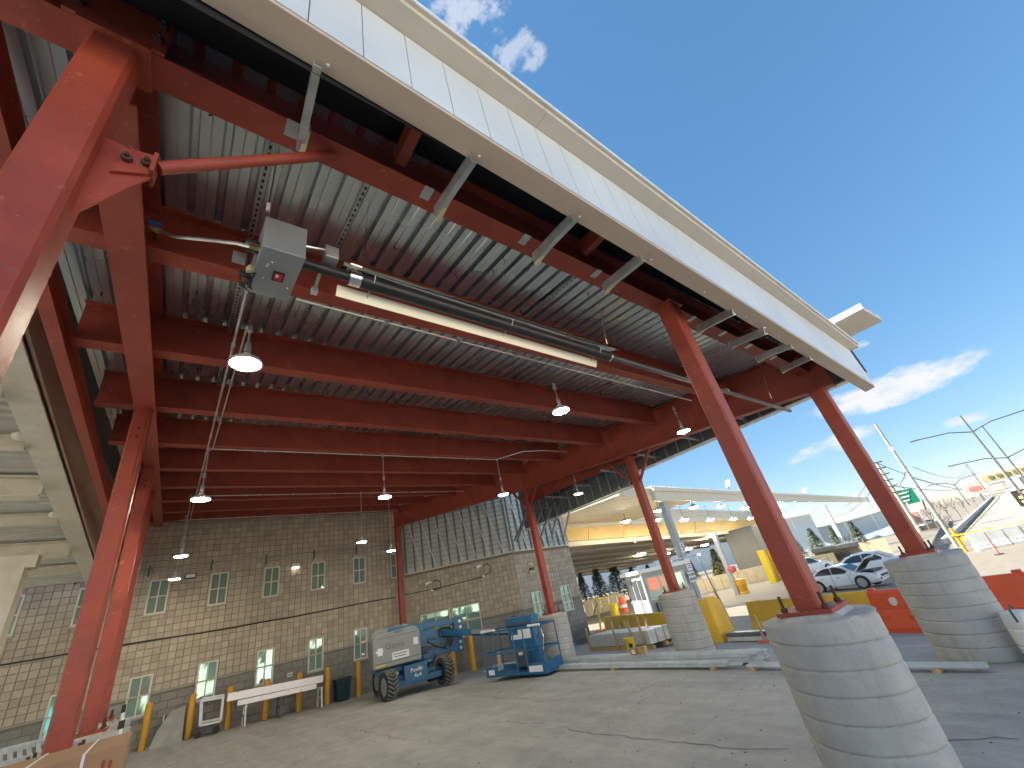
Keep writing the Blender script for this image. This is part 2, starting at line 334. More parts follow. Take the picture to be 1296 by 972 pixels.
xs = [-2500, -900, -300, -120, -60, -35] + [-20 + i * 1.0 for i in range(80)] + [65, 80, 110, 180, 400, 1000, 3500]
ys = [-2500, -900, -300, -120, -60, -35] + [-20 + i * 1.0 for i in range(75)] + [60, 75, 100, 160, 400, 1000, 3500]
mb = MB(); nx = len(xs)
mb.v = [(x, y, G(x, y)) for y in ys for x in xs]; mb.f = [(j * nx + i, j * nx + i + 1, (j + 1) * nx + i + 1, (j + 1) * nx + i) for j in range(len(ys) - 1) for i in range(nx - 1)]
GROUND = mb.build('ground', ground_mat(), smooth=True); struct(GROUND)
# cracks and slab joints as thin ribbons in the slab
def ribbon(mb, pts, w_, dz=.004, jit=0):
    out = []
    for a, b in zip(pts[:-1], pts[1:]):
        a, b = Vector(a), Vector(b); n = max(1, int((b - a).length / .12))
        for i in range(n): out.append(a.lerp(b, i / n) + Vector((random.uniform(-jit, jit), random.uniform(-jit, jit), 0)))
    out.append(Vector(pts[-1])); vs = []
    for i, p in enumerate(out):
        d = out[min(i + 1, len(out) - 1)] - out[max(i - 1, 0)]; d.z = 0; d = d.normalized() if d.length > 0 else Vector((1, 0, 0)); s = Vector((-d.y, d.x, 0)) * w_ / 2 * (random.uniform(.5, 1.3) if jit else 1)
        for e in (s, -s): v = p + e; vs.append((v.x, v.y, G(v.x, v.y) + dz))
    mb.add(vs, [(2 * i, 2 * i + 1, 2 * i + 3, 2 * i + 2) for i in range(len(out) - 1)])
mb = MB()
for px in ([(705, 919), (760, 930), (852, 938), (900, 944), (944, 950), (1000, 948)], [(832, 865), (812, 874), (790, 882)], [(590, 880), (640, 884), (684, 883)], [(638, 914), (690, 916)], [(1185, 941), (1240, 935), (1290, 936)], [(455, 925), (520, 938)]):
    ribbon(mb, [gp(*p) for p in px], .016, .004, .05)
o = mb.build('slab_crack', CRACK, GROUND); o['kind'] = 'stuff'
# ------------------------------------------------------------------ canopy
DK = lambda y: 4.90 + .107 * y            # underside of deck
can = thing('canopy', (4.6, 10, 0), 'open canopy of red steel beams under corrugated metal deck with white and tan fascia', 'canopy')
def deck_sheet(x0):
    prof = []
    for k in range(3):
        o_ = x0 + k * .2
        prof += [(o_, 0), (o_ + .062, 0), (o_ + .068, .006), (o_ + .074, 0), (o_ + .138, 0), (o_ + .150, .07), (o_ + .188, .07)]
    prof.append((x0 + .6, 0))
    m_ = MB(); n = len(prof); vs = [(a, 1.2, DK(1.2) + .004 + b) for a, b in prof] + [(a, 18.9, DK(18.9) + .004 + b) for a, b in prof]
    m_.add(vs, [(i, i + 1, n + i + 1, n + i) for i in range(n - 1)]); return m_
src = deck_sheet(0).build('deck_sheet', GALV, can)
for k in range(21):
    x0 = -1.32 + k * .603
    if k == 0: src.location.x = x0
    else: c_ = inst(src, 'deck_sheet', can, (x0, 0, 0))
# small clips and hooks left hanging under the deck
mb = MB()
for i in range(150):
    x = random.choice([-1.32 + k * .2 + .07 for k in range(62)]); y = random.uniform(1.9, 12); z = DK(y)
    mb.bar((x, y, z), (x + random.uniform(-.03, .03), y + random.uniform(-.02, .02), z - random.uniform(.03, .07)), .012, .006)
o = mb.build('deck_fastener', BLACK, can); o['kind'] = 'stuff'
mb = MB().bb((-1.3, 1.25, 5.2), (11.2, 18.9, 5.203)); 
mb = MB(); mb.add([(-1.35, 1.15, DK(1.15) + .1), (11.2, 1.15, DK(1.15) + .1), (11.2, 19.1, DK(19.1) + .1), (-1.35, 19.1, DK(19.1) + .1), (-1.35, 1.15, DK(1.15) + .35), (11.2, 1.15, DK(1.15) + .35), (11.2, 19.1, DK(19.1) + .35), (-1.35, 19.1, DK(19.1) + .35)],
       [(0, 1, 2, 3), (7, 6, 5, 4), (0, 4, 5, 1), (1, 5, 6, 2), (2, 6, 7, 3), (3, 7, 4, 0)])
mb.build('roof_slab', DGREY, can)
# joists running parallel to the front
JY = [3.4 + 1.85 * k for k in range(9)]
for y in JY:
    xr = 9.5 if y < 13 else 9.5 - (y - 11.3) * .24
    mb = MB(); mb.ibeam((-1.2, y, DK(y) - .515), (xr, y, DK(y) - .515), .51, .17, .016, .01)
    mb.build('joist', RED, can)
    for x in (-.48, xr - .1):    # clip angles with bolts
        pass
# front beam
zb = lambda x: 4.72 - .018 * x
mb = MB().ibeam((-3, 1.85, zb(-3)), (9.6, 1.85, zb(9.6)), .42, .2, .02, .012); fb = mb.build('front_beam', RED, can)
for x in (.9, 3.0, 6.9): MB().bb((x, 1.31, 4.80), (x + .08, 1.74, 4.97)).build('outrigger', RED, can)
MB().add([(-3, 1.3, 4.99), (11, 1.3, 4.99), (11, 1.73, 5.05), (-3, 1.73, 5.05), (-3, 1.3, 5.0), (11, 1.3, 5.0), (11, 1.73, 5.06), (-3, 1.73, 5.06)], [(3, 2, 1, 0), (4, 5, 6, 7)]).build('void_shade_sheet', BLACK, can)  # black sheet added under the deck, standing in for shade in the void
MB().add([(-3, 1.30, 4.5), (11, 1.30, 4.5), (11, 1.30, 5.0), (-3, 1.30, 5.0)], [(3, 2, 1, 0)]).build('void_shade_back', BLACK, can)  # upright black sheet behind the fascia, darkening the same void
# girders
mb = MB().ibeam((-.66, 1.97, 4.30 + .107 * 1.97), (-.66, 18.8, 4.30 + .107 * 18.8), .575, .23, .025, .014); mb.build('girder', RED, can)
mb = MB().ibeam((-1.27, 1.6, 4.82), (-1.27, 18.8, 4.86), .26, .11, .015, .012); mb.build('edge_beam', RED, can)
mb = MB().ibeam((9.65, 1.5, 3.95 + .104 * 1.5), (9.75, 11.6, 3.95 + .104 * 11.6), .93, .26, .03, .016); mb.build('girder', RED, can)
mb = MB().ibeam((9.75, 11.4, 3.95 + .104 * 11.4), (7.85, 18.85, 5.74), .9, .24, .03, .016); mb.build('girder', RED, can)
mb = MB().ibeam((10.35, 5.0, 4.62), (10.35, 12.2, 4.80), .38, .2, .02, .012); mb.build('edge_girder', RED, can)
MB().add([(-1.3, .9, 5.15), (-1.75, .9, 5.15), (-1.75, 18.9, 6.95), (-1.3, 18.9, 6.95), (-1.3, .9, 5.2), (-1.75, .9, 5.2), (-1.75, 18.9, 7.0), (-1.3, 18.9, 7.0)], [(0, 1, 2, 3), (7, 6, 5, 4), (0, 4, 5, 1), (1, 5, 6, 2), (2, 6, 7, 3), (3, 7, 4, 0)]).build('sun_block_sheet', DGREY, can)  # added sheet over the gap between the canopies, keeps the sun out
# stiffeners / connection plates on girder webs
for y in JY[:7]:
    mb = MB(); mb.bb((-.655, y - .12, DK(y) - .46), (-.645, y + .12, DK(y) - .06)); 
    for dz in (.12, .22, .32): mb.tube([(-.63, y - .05, DK(y) - dz - .05), (-.60, y - .05, DK(y) - dz - .05)], .017, 6)
    mb.build('bolted_clip', RED, can)
# columns
def column(x, y, z0, z1, w_, name='column', plate=True, hx=0):
    mb = MB(); h = w_ / 2; r_ = .02
    pts = [(x - h, y - h + r_), (x - h + r_, y - h), (x + h - r_, y - h), (x + h, y - h + r_), (x + h, y + h - r_), (x + h - r_, y + h), (x - h + r_, y + h), (x - h, y + h - r_)]
    mb.add([(a, b, z0) for a, b in pts] + [(a, b, z1) for a, b in pts], [(i, (i + 1) % 8, 8 + (i + 1) % 8, 8 + i) for i in range(8)] + [tuple(range(8))[::-1], tuple(range(8, 16))])
    c_ = mb.build(name, RED, can)
    if plate:
        MB().bb((x - .23, y - .23, z0 - .03), (x + .23, y + .23, z0)).build('base_plate', RED, c_)
        for sx in (-1, 1):
            for sy in (-1, 1):
                MB().tube([(x + sx * .17, y + sy * .17, z0), (x + sx * .17, y + sy * .17, z0 + .13)], .014, 8).lathe([(.028, 0), (.028, .03)], (x + sx * .17, y + sy * .17, z0 + .002), 6).build('anchor_bolt', RUST, c_)
    return c_
COLS = dict(A=(-.66, 1.85, 1.18, 4.727, .192), C1=(4.63, 1.80, 1.12, zb(4.6), .21), C2=(9.65, 1.80, 1.10, 4.14, .26), C3=(9.98, 6.75, 1.14, 4.66, .21),
            C4=(9.78, 11.3, 1.12, 5.1, .21), C5=(7.88, 18.6, .95, 5.7, .21), B1=(-.67, 7.0, 1.18, 5.03, .2), B2=(-.70, 10.3, 1.22, 5.4, .2), B3=(-.74, 12.7, 1.24, 5.64, .2))
CO = {}
for k, (x, y, z0, z1, w_) in COLS.items():
    CO[k] = column(x, y, z0, z1, w_)
# cap plates and bolts at the tops
for k, e in (('A', .14), ('C1', .05), ('C2', .05)):
    x, y, z0, z1, w_ = COLS[k]
    mb = MB().bb((x - w_ / 2 - .05, y - w_ / 2 - .03, z1 - .02), (x + w_ / 2 + .05, y + w_ / 2 + .03, z1 + .0015)); mb.build('cap_plate', RED, CO[k])
x, y, z0, z1, w_ = COLS['A']
mb = MB().bb((x - .2, y - .125, z1 + .004), (x + .2, y - .104, z1 + .36)); mb.build('connection_plate', RED, CO['A'])
for dx in (-.16, .16):
    for dz in (.1, .26): MB().lathe([(.024, 0), (.024, .03), (.012, .032), (.012, .05)], (x + dx, y - .125, z1 + dz), 6, Matrix.Rotation(math.pi / 2, 3, 'X')).build('bolt', RUST, CO['A'])
# gusset and pipe brace
g1 = q(200, 213, y=1.85); g2 = q(430, 196, y=1.85)
gx = x + w_ / 2
mb = MB().poly([(gx, y - .006, 3.46), (gx + .20, y - .006, 3.86), (gx + .20, y - .006, 3.98), (gx, y - .006, 4.02)], .014, (0, 1, 0)); gs = mb.build('gusset_plate', RED, can)
mb = MB().poly([(gx + .06, y - .024, 3.78), (gx + .10, y - .024, 3.98), (g1.x, y - .024, g1.z + .06), (g1.x - .02, y - .024, g1.z - .09)], .016, (0, 1, 0)).bar(g1 - Vector((.012, .05, .02)), g1 + Vector((-.012, .05, -.02)), .14, .016, (1, 0, 0)); mb.build('fin_plate', RED, gs)
for t_ in ((gx + .10, 3.89), (gx + .17, 3.905)): MB().lathe([(.022, 0), (.022, .022), (.011, .024), (.011, .04)], (t_[0], y - .025, t_[1]), 6, Matrix.Rotation(math.pi / 2, 3, 'X')).build('bolt', RUST, gs)
MB().tube([g1, g2], .032, 16).build('pipe_brace', RED, can, smooth='auto')
mb = MB().poly([(g2.x - .1, y - .005, g2.z - .04), (g2.x + .2, y - .005, g2.z + .04), (g2.x + .32, y - .005, zb(g2.x) + .01), (g2.x - .05, y - .005, zb(g2.x) + .01)], .014, (0, 1, 0)).poly([(g2.x - .08, y - .09, g2.z - .03), (g2.x + .1, y - .09, g2.z), (g2.x + .1, y + .09, g2.z), (g2.x - .08, y + .09, g2.z - .03)], .014, (0, 0, 1)); mb.build('gusset_plate', RED, can)
mb = MB().poly([(x - .01, y + .1, 3.5), (x - .01, y + .32, 3.85), (x - .01, y + .32, 4.0), (x - .01, y + .1, 4.1)], .014, (1, 0, 0)); mb.build('gusset_plate', RED, can)
for k, s in (('C3', 1), ('C3', -1), ('C4', 1), ('C4', -1), ('C5', -1)):       # knee braces on the far columns
    x, y, z0, z1, w_ = COLS[k]; MB().bar((x, y + s * .1, z1 - .55 if k != 'C3' else 3.9), (x, y + s * .75, z1 + (.1 if k != 'C3' else 0)), .06, .06).build('knee_brace', RED, can)
# splice plates where the left columns meet their girder
for k in ('B1', 'B2', 'B3'):
    x, y, z0, z1, w_ = COLS[k]
    MB().bb((x - .06, y - .115, z1 - 1.0), (x + .05, y - .1, z1 + .02)).build('splice_plate', RED, CO[k])
    for dz in (.3, .42): MB().lathe([(.02, 0), (.02, .02)], (x, y - .116, z1 - dz), 6, Matrix.Rotation(math.pi / 2, 3, 'X')).build('bolt', RUST, CO[k])
# white-ish conduit drop down the second left column
# fascia: soffit strip, vertical panels, cornice
def fitl(pts, y):
    a = [q(px, py, y=y) for px, py in pts]; k = (a[-1].z - a[0].z) / (a[-1].x - a[0].x); return (lambda x: a[0].z + k * (x - a[0].x))
YO, YI = 1.113, 1.285
zt = fitl([(339.8, 0), (1083, 474)], YO); XE = 10.75
zlo = lambda x: zt(x)
ztop = lambda x: 5.30 - .035 * x
mb = MB().add([(-4, YO, zlo(-4)), (XE, YO, zlo(XE)), (XE + .1, YI + .02, zlo(XE)), (-4, YI, zlo(-4)), (-4, YO, zlo(-4) + .035), (XE, YO, zlo(XE) + .035), (XE, YI, zlo(XE) + .035), (-4, YI, zlo(-4) + .035)],
              [(3, 2, 1, 0), (4, 5, 6, 7), (0, 1, 5, 4), (1, 2, 6, 5), (2, 3, 7, 6), (3, 0, 4, 7)]); so_ = mb.build('soffit_trim', TAN, can)
for k in range(12):
    X = .28 + k * 1.02; MB().lathe([(.0, -.012), (.009, -.010), (.011, 0)], (X, YI - .045, zlo(X) - .001), 8).build('screw', WHITET, so_)
k = -6; xp = -4.0
pitch = .296
while xp < XE - .01:
    xe = min(xp + pitch, XE)
    MB().add([(xp + .003, YO - .004, zlo(xp) + .038), (xe - .003, YO - .004, zlo(xe) + .038), (xe - .003, YO - .004, ztop(xe)), (xp + .003, YO - .004, ztop(xp)),
              (xp + .003, YO + .02, zlo(xp) + .038), (xe - .003, YO + .02, zlo(xe) + .038), (xe - .003, YO + .02, ztop(xe)), (xp + .003, YO + .02, ztop(xp))],
             [(0, 1, 2, 3), (7, 6, 5, 4), (0, 4, 5, 1), (1, 5, 6, 2), (2, 6, 7, 3), (3, 7, 4, 0)]).build('fascia_panel', WHITEP, can)
    xp = xe
mb = MB().add([(-4, YO + .03, zlo(-4) + .04), (XE, YO + .03, zlo(XE) + .04), (XE, YO + .03, ztop(XE)), (-4, YO + .03, ztop(-4))], [(0, 1, 2, 3)]).build('backing_sheet', DGREY, can)
def cornice(xa, xb):
    prof = [(YO + .1, 0), (YO - .155, 0), (YO - .155, .065), (YO - .175, .065), (YO - .175, .15), (YO + .1, .15)]
    vs = [(xa + .002, a, ztop(xa) + b + .003) for a, b in prof] + [(xb - .002, a, ztop(xb) + b + .003) for a, b in prof]; n = 6
    return MB().add(vs, [(i, (i + 1) % n, n + (i + 1) % n, n + i) for i in range(n)] + [tuple(range(n))[::-1], tuple(range(n, 2 * n))])
xc = -4.0
for xn in (-1.0, 1.95, 4.95, 7.95, XE + .1):
    cn = cornice(xc, xn).build('cornice_section', CREAM, can)
    MB().add([(xc, YO - .178, ztop(xc) + .066), (xn, YO - .178, ztop(xn) + .066), (xn, YO - .178, ztop(xn) + .12), (xc, YO - .178, ztop(xc) + .12),
              (xc, YO - .19, ztop(xc) + .066), (xn, YO - .19, ztop(xn) + .066), (xn, YO - .19, ztop(xn) + .12), (xc, YO - .19, ztop(xc) + .12)], [(0, 1, 2, 3), (4, 5, 6, 7), (0, 4, 5, 1), (3, 7, 6, 2)]).build('drip_edge', WHITET, cn)
    xc = xn
MB().bb((-4, YO - .016, 5.27), (-3.9, YO - .01, 5.3))
# side cornice reaching out past the corner
zc = 5.62
e1 = q(1070, 425, z=zc); e2 = q(1108, 406, z=zc); e3 = q(1098, 387, z=zc + .05)
xa, xb = 11.0, 12.05
MB().add([(xa - .1, .52, zc + .02), (xb, .42, zc - .02), (xb, 12.5, zc - .02), (xa - .1, 12.5, zc + .02), (xa - .1, .52, zc + .14), (xb, .42, zc + .12), (xb, 12.5, zc + .12), (xa - .1, 12.5, zc + .14)],
         [(3, 2, 1, 0), (4, 5, 6, 7), (0, 1, 5, 4), (1, 2, 6, 5), (2, 3, 7, 6), (3, 0, 4, 7)]).build('side_cornice', CREAM, can)
MB().bb((xa - .16, .50, zc + .03), (xa - .1, 12.5, zc + .16)).build('drip_edge', WHITET, can)
# side (east) fascia seen from its framed back
ZE = 4.46
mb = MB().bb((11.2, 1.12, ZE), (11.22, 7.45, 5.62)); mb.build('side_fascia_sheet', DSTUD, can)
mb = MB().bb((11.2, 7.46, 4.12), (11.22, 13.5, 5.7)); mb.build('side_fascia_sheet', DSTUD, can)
MB().bb((11.02, 1.13, ZE - .03), (11.26, 7.45, ZE)).build('soffit_trim', WHITET, can)
MB().bb((11.1, 7.42, 4.1), (11.26, 7.47, 5.6)).build('corner_trim', WHITET, can)
MB().bb((11.02, 7.47, 4.08), (11.26, 13.5, 4.11)).build('soffit_trim', WHITET, can)
st = MB().bb((11.12, 0, 0), (11.195, .04, 1.0)).build('side_stud', STEEL, can); st.location.z += 4.5; st.location.y = 1.4
for k in range(1, 30):
    s = inst(st, 'side_stud', can, st.location + Vector((0, k * .4, 0 if 1.4 + k * .4 < 7.4 else -.32)))
for k in range(8): MB().bar((10.0 if k % 2 else 9.9, 2.4 + k * 1.35, 4.62), (11.18, 2.4 + k * 1.35, 4.55), .05, .05).build('kicker', STEEL, can)
# galvanised channels cantilevered from the front beam to the fascia
BR = [((397, 90), (377, 190)), ((600, 205), (553, 275)), ((728, 280), (678, 332)), ((815, 330), (767, 368)), ((930, 398), (886, 420)), ((970, 423), (926, 440)), ((1003, 440), (960, 457)), ((1028, 455), (991, 471))]
for i, (a, b) in enumerate(BR):
    p = q(*a, y=YI - .03); p2 = q(*b, y=1.80)
    if i == 0: p = Vector((.23, YI - .03, 4.5)); p2 = Vector((.26, 1.85, 4.58))
    d = (p2 - p)
    br = MB().prof(p, p2, [(-.022, 0), (.022, 0), (.022, .01), (-.016, .01), (-.016, .09), (.022, .09), (.022, .1), (-.022, .1)]).build('channel_bracket', STEEL, can)
    MB().bb((p2.x - .1, 1.74, zb(p2.x) - .005), (p2.x - .02, 1.86, zb(p2.x) - .001)).build('clip_plate', STEEL, br)
    MB().poly([p2 + Vector((0, -.16, .0)), p2 + Vector((0, .02, -.02)), p2 + Vector((0, .02, .1)), p2 + Vector((0, -.16, .09))], .03, (1, 0, 0)).build('foam_block', INSUL, br)
# perforated strut channels across the first bay
for a, b in (((350, 152), (262, 520)), ((476, 216), (425, 330)), ((750, 347), (672, 408)), ((318, 378), (318, 425))):
    p = q(*a, y=2.0); p.z = DK(p.y) - .02; pp = Vector((p.x, 3.5 if a[0] != 350 else 7.0, 0)); pp.z = DK(pp.y) - .02
    if a[0] == 318: continue
    st_ = MB().prof(p, pp, [(-.02, -.02), (.02, -.02), (.02, .02), (-.02, .02)]).build('strut_channel', STEEL, can)
    n_ = int((pp.y - p.y) / .07)
    o = MB()
    for i in range(n_): o.box((p.x, p.y + .04 + i * .07, p.z + (pp.z - p.z) * (i * .07 + .04) / (pp.y - p.y) - .021), (.018, .035, .002))
    o = o.build('slot', BLACK, st_); o['kind'] = 'stuff'
    MB().bb((p.x - .035, p.y - .07, p.z - .03), (p.x + .035, p.y - .0, p.z + .03)).build('end_clamp', WHITET, st_)
# weatherproof outlet on the front beam
ob = thing('outlet_box', q(386, 172, y=1.98), 'small grey double outlet box clamped to the front beam by the first bracket', 'outlet box')
c_ = WORLD[ob.name]; MB().box(c_, (.085, .05, .12)).build('box_body', STEEL, ob, bevel=.006)
for dz in (-.025, .025): MB().lathe([(.018, 0), (.018, .008)], c_ + Vector((0, -.025, dz)), 12, Matrix.Rotation(math.pi / 2, 3, 'X')).build('socket', PAPER, ob)
# ------------------------------------------------------------------ concrete pedestals
def pedestal(x, y, ztop_, r_, label, tilt=0.0, depth=None):
    z0 = (G(x, y) if depth is None else depth) - .05
    t_ = thing('concrete_pedestal', (x, y, z0 + .05), label, 'pedestal', 'round concrete column pedestals')
    h = ztop_ - z0; n = 64; rows = int(h / (.007 if x > 4 and y < 8 else .012)); vs = []; fs = []
    sp = .172
    for j in range(rows + 1):
        z = h * j / rows
        for k_ in range(n):
            a = 2 * math.pi * k_ / n; ph = (z + tilt * a / (2 * math.pi) * sp) % sp; dd = min(ph, sp - ph)
            rr = r_ - .015 * math.exp(-(dd / .0085) ** 2) + .0035 * noise.noise(Vector((math.cos(a) * 2, math.sin(a) * 2, z * 5 + x)))
            if j == rows: rr -= .015
            vs.append((x + rr * math.cos(a), y + rr * math.sin(a), z0 + z))
    fs = [(j * n + k_, j * n + (k_ + 1) % n, (j + 1) * n + (k_ + 1) % n, (j + 1) * n + k_) for j in range(rows) for k_ in range(n)] + [tuple(range(rows * n, (rows + 1) * n))]
    MB().add(vs, fs).build('concrete_shaft', CONC, t_, smooth='auto')
    m_ = MB(); pts = []
    for k_ in range(14):
        a = 2 * math.pi * k_ / 14; e = .265 + .02 * noise.noise(Vector((a * 2, x, 0))); pts.append((x + max(-e, min(e, e * 1.25 * math.cos(a))), y + max(-e, min(e, e * 1.25 * math.sin(a)))))
    m_.add([(a, b, ztop_) for a, b in pts] + [(x + (a - x) * .88, y + (b - y) * .88, ztop_ + .033) for a, b in pts], [(i, (i + 1) % 14, 14 + (i + 1) % 14, 14 + i) for i in range(14)] + [tuple(range(14, 28))])
    m_.build('grout_pad', GROUT, t_)
    return t_
pl = dict(C1=(.45, 'nearest round concrete pedestal, its foot cut off by the bottom edge'), C2=(.52, 'stout round concrete pedestal at the right corner in front of the orange barrier'), C3=(.45, 'round concrete pedestal standing between the pallet of studs and the yellow end block'),
          C4=(.46, 'slim looking round concrete pedestal behind the work basket of the blue lift'), C5=(.42, 'round concrete pedestal hidden behind the grey lift cover'), A=(.45, 'pedestal under the big red column in the left foreground'), B1=(.45, 'concrete pedestal under the first red column of the left row past the foreground one'),
          B2=(.5, 'pale pedestal just above the cardboard cartons'), B3=(.48, 'pale pedestal farthest back on the left, beside the leaning white pole'))
for k, (r_, lb) in pl.items():
    x, y, z0, z1, w_ = COLS[k]; pedestal(x, y, z0 - .066, r_, lb, 1.0)
# ------------------------------------------------------------------ masonry building
def block_mat(name, base, v=.16, mort=False):
    m, t, b = nodes(name); g = nd(t, 'ShaderNodeNewGeometry'); P = g.outputs['Position']
    wn_ = nd(t, 'ShaderNodeTexNoise', {'Vector': P, 'Scale': 1.1, 'Detail': 6, 'Roughness': .65}); fine = nd(t, 'ShaderNodeTexNoise', {'Vector': P, 'Scale': 45, 'Detail': 6, 'Roughness': .7})
    at_ = nd(t, 'ShaderNodeAttribute', attribute_name='tone')
    oi = nd(t, 'ShaderNodeObjectInfo')
    a = nd(t, 'ShaderNodeMapRange', {0: wn_.outputs['Fac'], 1: .3, 2: .7, 3: 1 - v * .7, 4: 1 + v * .5}); c = nd(t, 'ShaderNodeMapRange', {0: fine.outputs['Fac'], 1: .3, 2: .7, 3: .84, 4: 1.1})
    sm = nd(t, 'ShaderNodeMath', {0: at_.outputs['Fac'], 1: oi.outputs['Random']}, operation='ADD'); fr = nd(t, 'ShaderNodeMath', {0: sm.outputs[0]}, operation='FRACT'); d = nd(t, 'ShaderNodeMapRange', {0: fr.outputs[0], 3: .86, 4: 1.12})
    mu = nd(t, 'ShaderNodeMath', {0: a.outputs[0], 1: c.outputs[0]}, operation='MULTIPLY'); mu = nd(t, 'ShaderNodeMath', {0: mu.outputs[0], 1: d.outputs[0]}, operation='MULTIPLY')
    o = nd(t, 'ShaderNodeVectorMath', {0: base, 'Scale': mu.outputs[0]}, operation='SCALE'); t.links.new(o.outputs[0], b.inputs['Base Color']); b.inputs['Roughness'].default_value = .9
    bp = nd(t, 'ShaderNodeBump', {'Height': fine.outputs['Fac'], 'Strength': .35, 'Distance': .01}); t.links.new(bp.outputs[0], b.inputs['Normal']); return m
BLK = block_mat('tan_concrete_block', (.44, .375, .285)); BLKG = block_mat('grey_base_block', (.25, .24, .21)); MORT = M('mortar', (.21, .18, .14), .95, var=.15)
LEDGE = M('stone_ledge', (.36, .35, .31), .8, var=.1); SHEATH = M('grey_sheathing', (.56, .56, .50), .7, var=.12, scale=2)
bld = thing('customs_building', (0, 19, 0), 'tan concrete block building with grey base and two rows of cream four-pane windows', 'building')
def wall_run(p0, p1, z0, z1, zl, name, holes, nobj=0, bs=.2, rows_big=True):
    """block wall from p0 to p1 (2D), outward normal towards camera side; holes = list of (s0, s1, z0, z1)"""
    p0, p1 = Vector((p0[0], p0[1], 0)), Vector((p1[0], p1[1], 0)); L = (p1 - p0).length; d = (p1 - p0) / L; n = Vector((d.y, -d.x, 0)); j = .009
    # backing wall with openings
    sx_ = sorted({0, L} | {h[0] for h in holes} | {h[1] for h in holes}); sz = sorted({z0, z1} | {h[2] for h in holes} | {h[3] for h in holes})
    m_ = MB()
    for a, b in zip(sx_[:-1], sx_[1:]):
        for c, e in zip(sz[:-1], sz[1:]):
            if any(a >= h[0] - .001 and b <= h[1] + .001 and c >= h[2] - .001 and e <= h[3] + .001 for h in holes): continue
            A0 = p0 + d * a; B0 = p0 + d * b
            m_.add([A0 + Vector((0, 0, c)), B0 + Vector((0, 0, c)), B0 + Vector((0, 0, e)), A0 + Vector((0, 0, e)), A0 - n * .3 + Vector((0, 0, c)), B0 - n * .3 + Vector((0, 0, c)), B0 - n * .3 + Vector((0, 0, e)), A0 - n * .3 + Vector((0, 0, e))],
                   [(0, 1, 2, 3), (7, 6, 5, 4), (0, 4, 5, 1), (1, 5, 6, 2), (2, 6, 7, 3), (3, 7, 4, 0)])
    wl = m_.build(name, MORT, bld)
    def blocks(zs, ze, bw, bh, mat_, nm, nobj, stag=0):
        cells = []; r_ = 0; z = zs
        while z + bh <= ze + .001:
            s = -(stag * (r_ % 2) * bw / 2)
            while s < L - .02:
                a, b = max(s, 0), min(s + bw, L)
                if not any(a < h[1] - .01 and b > h[0] + .01 and z < h[3] - .01 and z + bh > h[2] + .01 for h in holes): cells.append((a + j / 2, b - j / 2, z + j / 2, z + bh - j / 2))
                else:   # cut blocks beside openings
                    for h in holes:
                        if a < h[1] - .01 and b > h[0] + .01 and z < h[3] - .01 and z + bh > h[2] + .01:
                            for (u, v) in ((a, h[0]), (h[1], b)):
                                if v - u > .03: cells.append((u + j / 2, v - j / 2, z + j / 2, z + bh - j / 2))
                            uu, vv = max(a, h[0]), min(b, h[1])
                            for (u, v) in ((z, h[2]), (h[3], z + bh)):
                                if v - u > .03 and vv - uu > .03: cells.append((uu + j / 2, vv - j / 2, u + j / 2, v - j / 2))
                s += bw
            z += bh; r_ += 1
        def vis(c):
            P_ = p0 + d * (c[0] + c[1]) / 2 + Vector((0, 0, (c[2] + c[3]) / 2)) - EYE; v = R.T @ np.array(P_)
            return v[2] > 0 and -10 < CX + F * v[0] / v[2] < 1306
        full = [c for c in cells if abs(c[1] - c[0] - bw + j) < .002 and abs(c[3] - c[2] - bh + j) < .002 and vis(c)]
        full.sort(key=lambda c: ((p0 + d * c[0]).x + 1) ** 2 + 0 * c[2]) ; full.sort(key=lambda c: (p0 + d * c[0]).length); pick = set(full[:nobj])
        def bx(m_, c, base=None):
            t_ = .022 + random.uniform(-.003, .003); A0 = p0 + d * c[0]; B0 = p0 + d * c[1]
            lo = Vector((0, 0, c[2])); hi = Vector((0, 0, c[3])); e = .004; f = n * t_
            m_.add([A0 + lo, B0 + lo, B0 + hi, A0 + hi, A0 + d * e + lo + Vector((0, 0, e)) + f, B0 - d * e + lo + Vector((0, 0, e)) + f, B0 - d * e + hi - Vector((0, 0, e)) + f, A0 + d * e + hi - Vector((0, 0, e)) + f],
                   [(4, 5, 6, 7), (0, 1, 5, 4), (1, 2, 6, 5), (2, 3, 7, 6), (3, 0, 4, 7)])
        rest = [c for c in cells if c not in pick]; m_ = MB()
        for c in rest: bx(m_, c)
        if rest:
            o = m_.build(nm + '_course', mat_, wl); o['kind'] = 'stuff'
            at_ = o.data.attributes.new('tone', 'FLOAT', 'FACE'); at_.data.foreach_set('value', np.repeat(np.random.RandomState(3).rand(len(rest)), 5))
        if pick:
            c0 = (0, bw - j, 0, bh - j); m_ = MB(); save = p0; A0 = Vector((0, 0, 0)); B0 = d * (bw - j); f = n * .023; e = .004; hi = Vector((0, 0, bh - j)); zz = Vector((0, 0, e))
            m_.add([A0, B0, B0 + hi, A0 + hi, A0 + d * e + zz + f, B0 - d * e + zz + f, B0 - d * e + hi - zz + f, A0 + d * e + hi - zz + f], [(4, 5, 6, 7), (0, 1, 5, 4), (1, 2, 6, 5), (2, 3, 7, 6), (3, 0, 4, 7)])
            me = m_.mesh(nm); me.materials.append(mat_); off = WORLD[wl.name]
            for c in sorted(pick):
                o = bpy.data.objects.new(nm, me); S.collection.objects.link(o); o.parent = wl; o.location = p0 + d * c[0] + Vector((0, 0, c[2])) - off + n * random.uniform(-.002, .003)
    blocks(zl + .02, z1, bs, bs, BLK, 'concrete_block', nobj)
    blocks(z0, zl - .02, .4, .2, BLKG, 'base_block', 0 if not nobj else 90, 1)
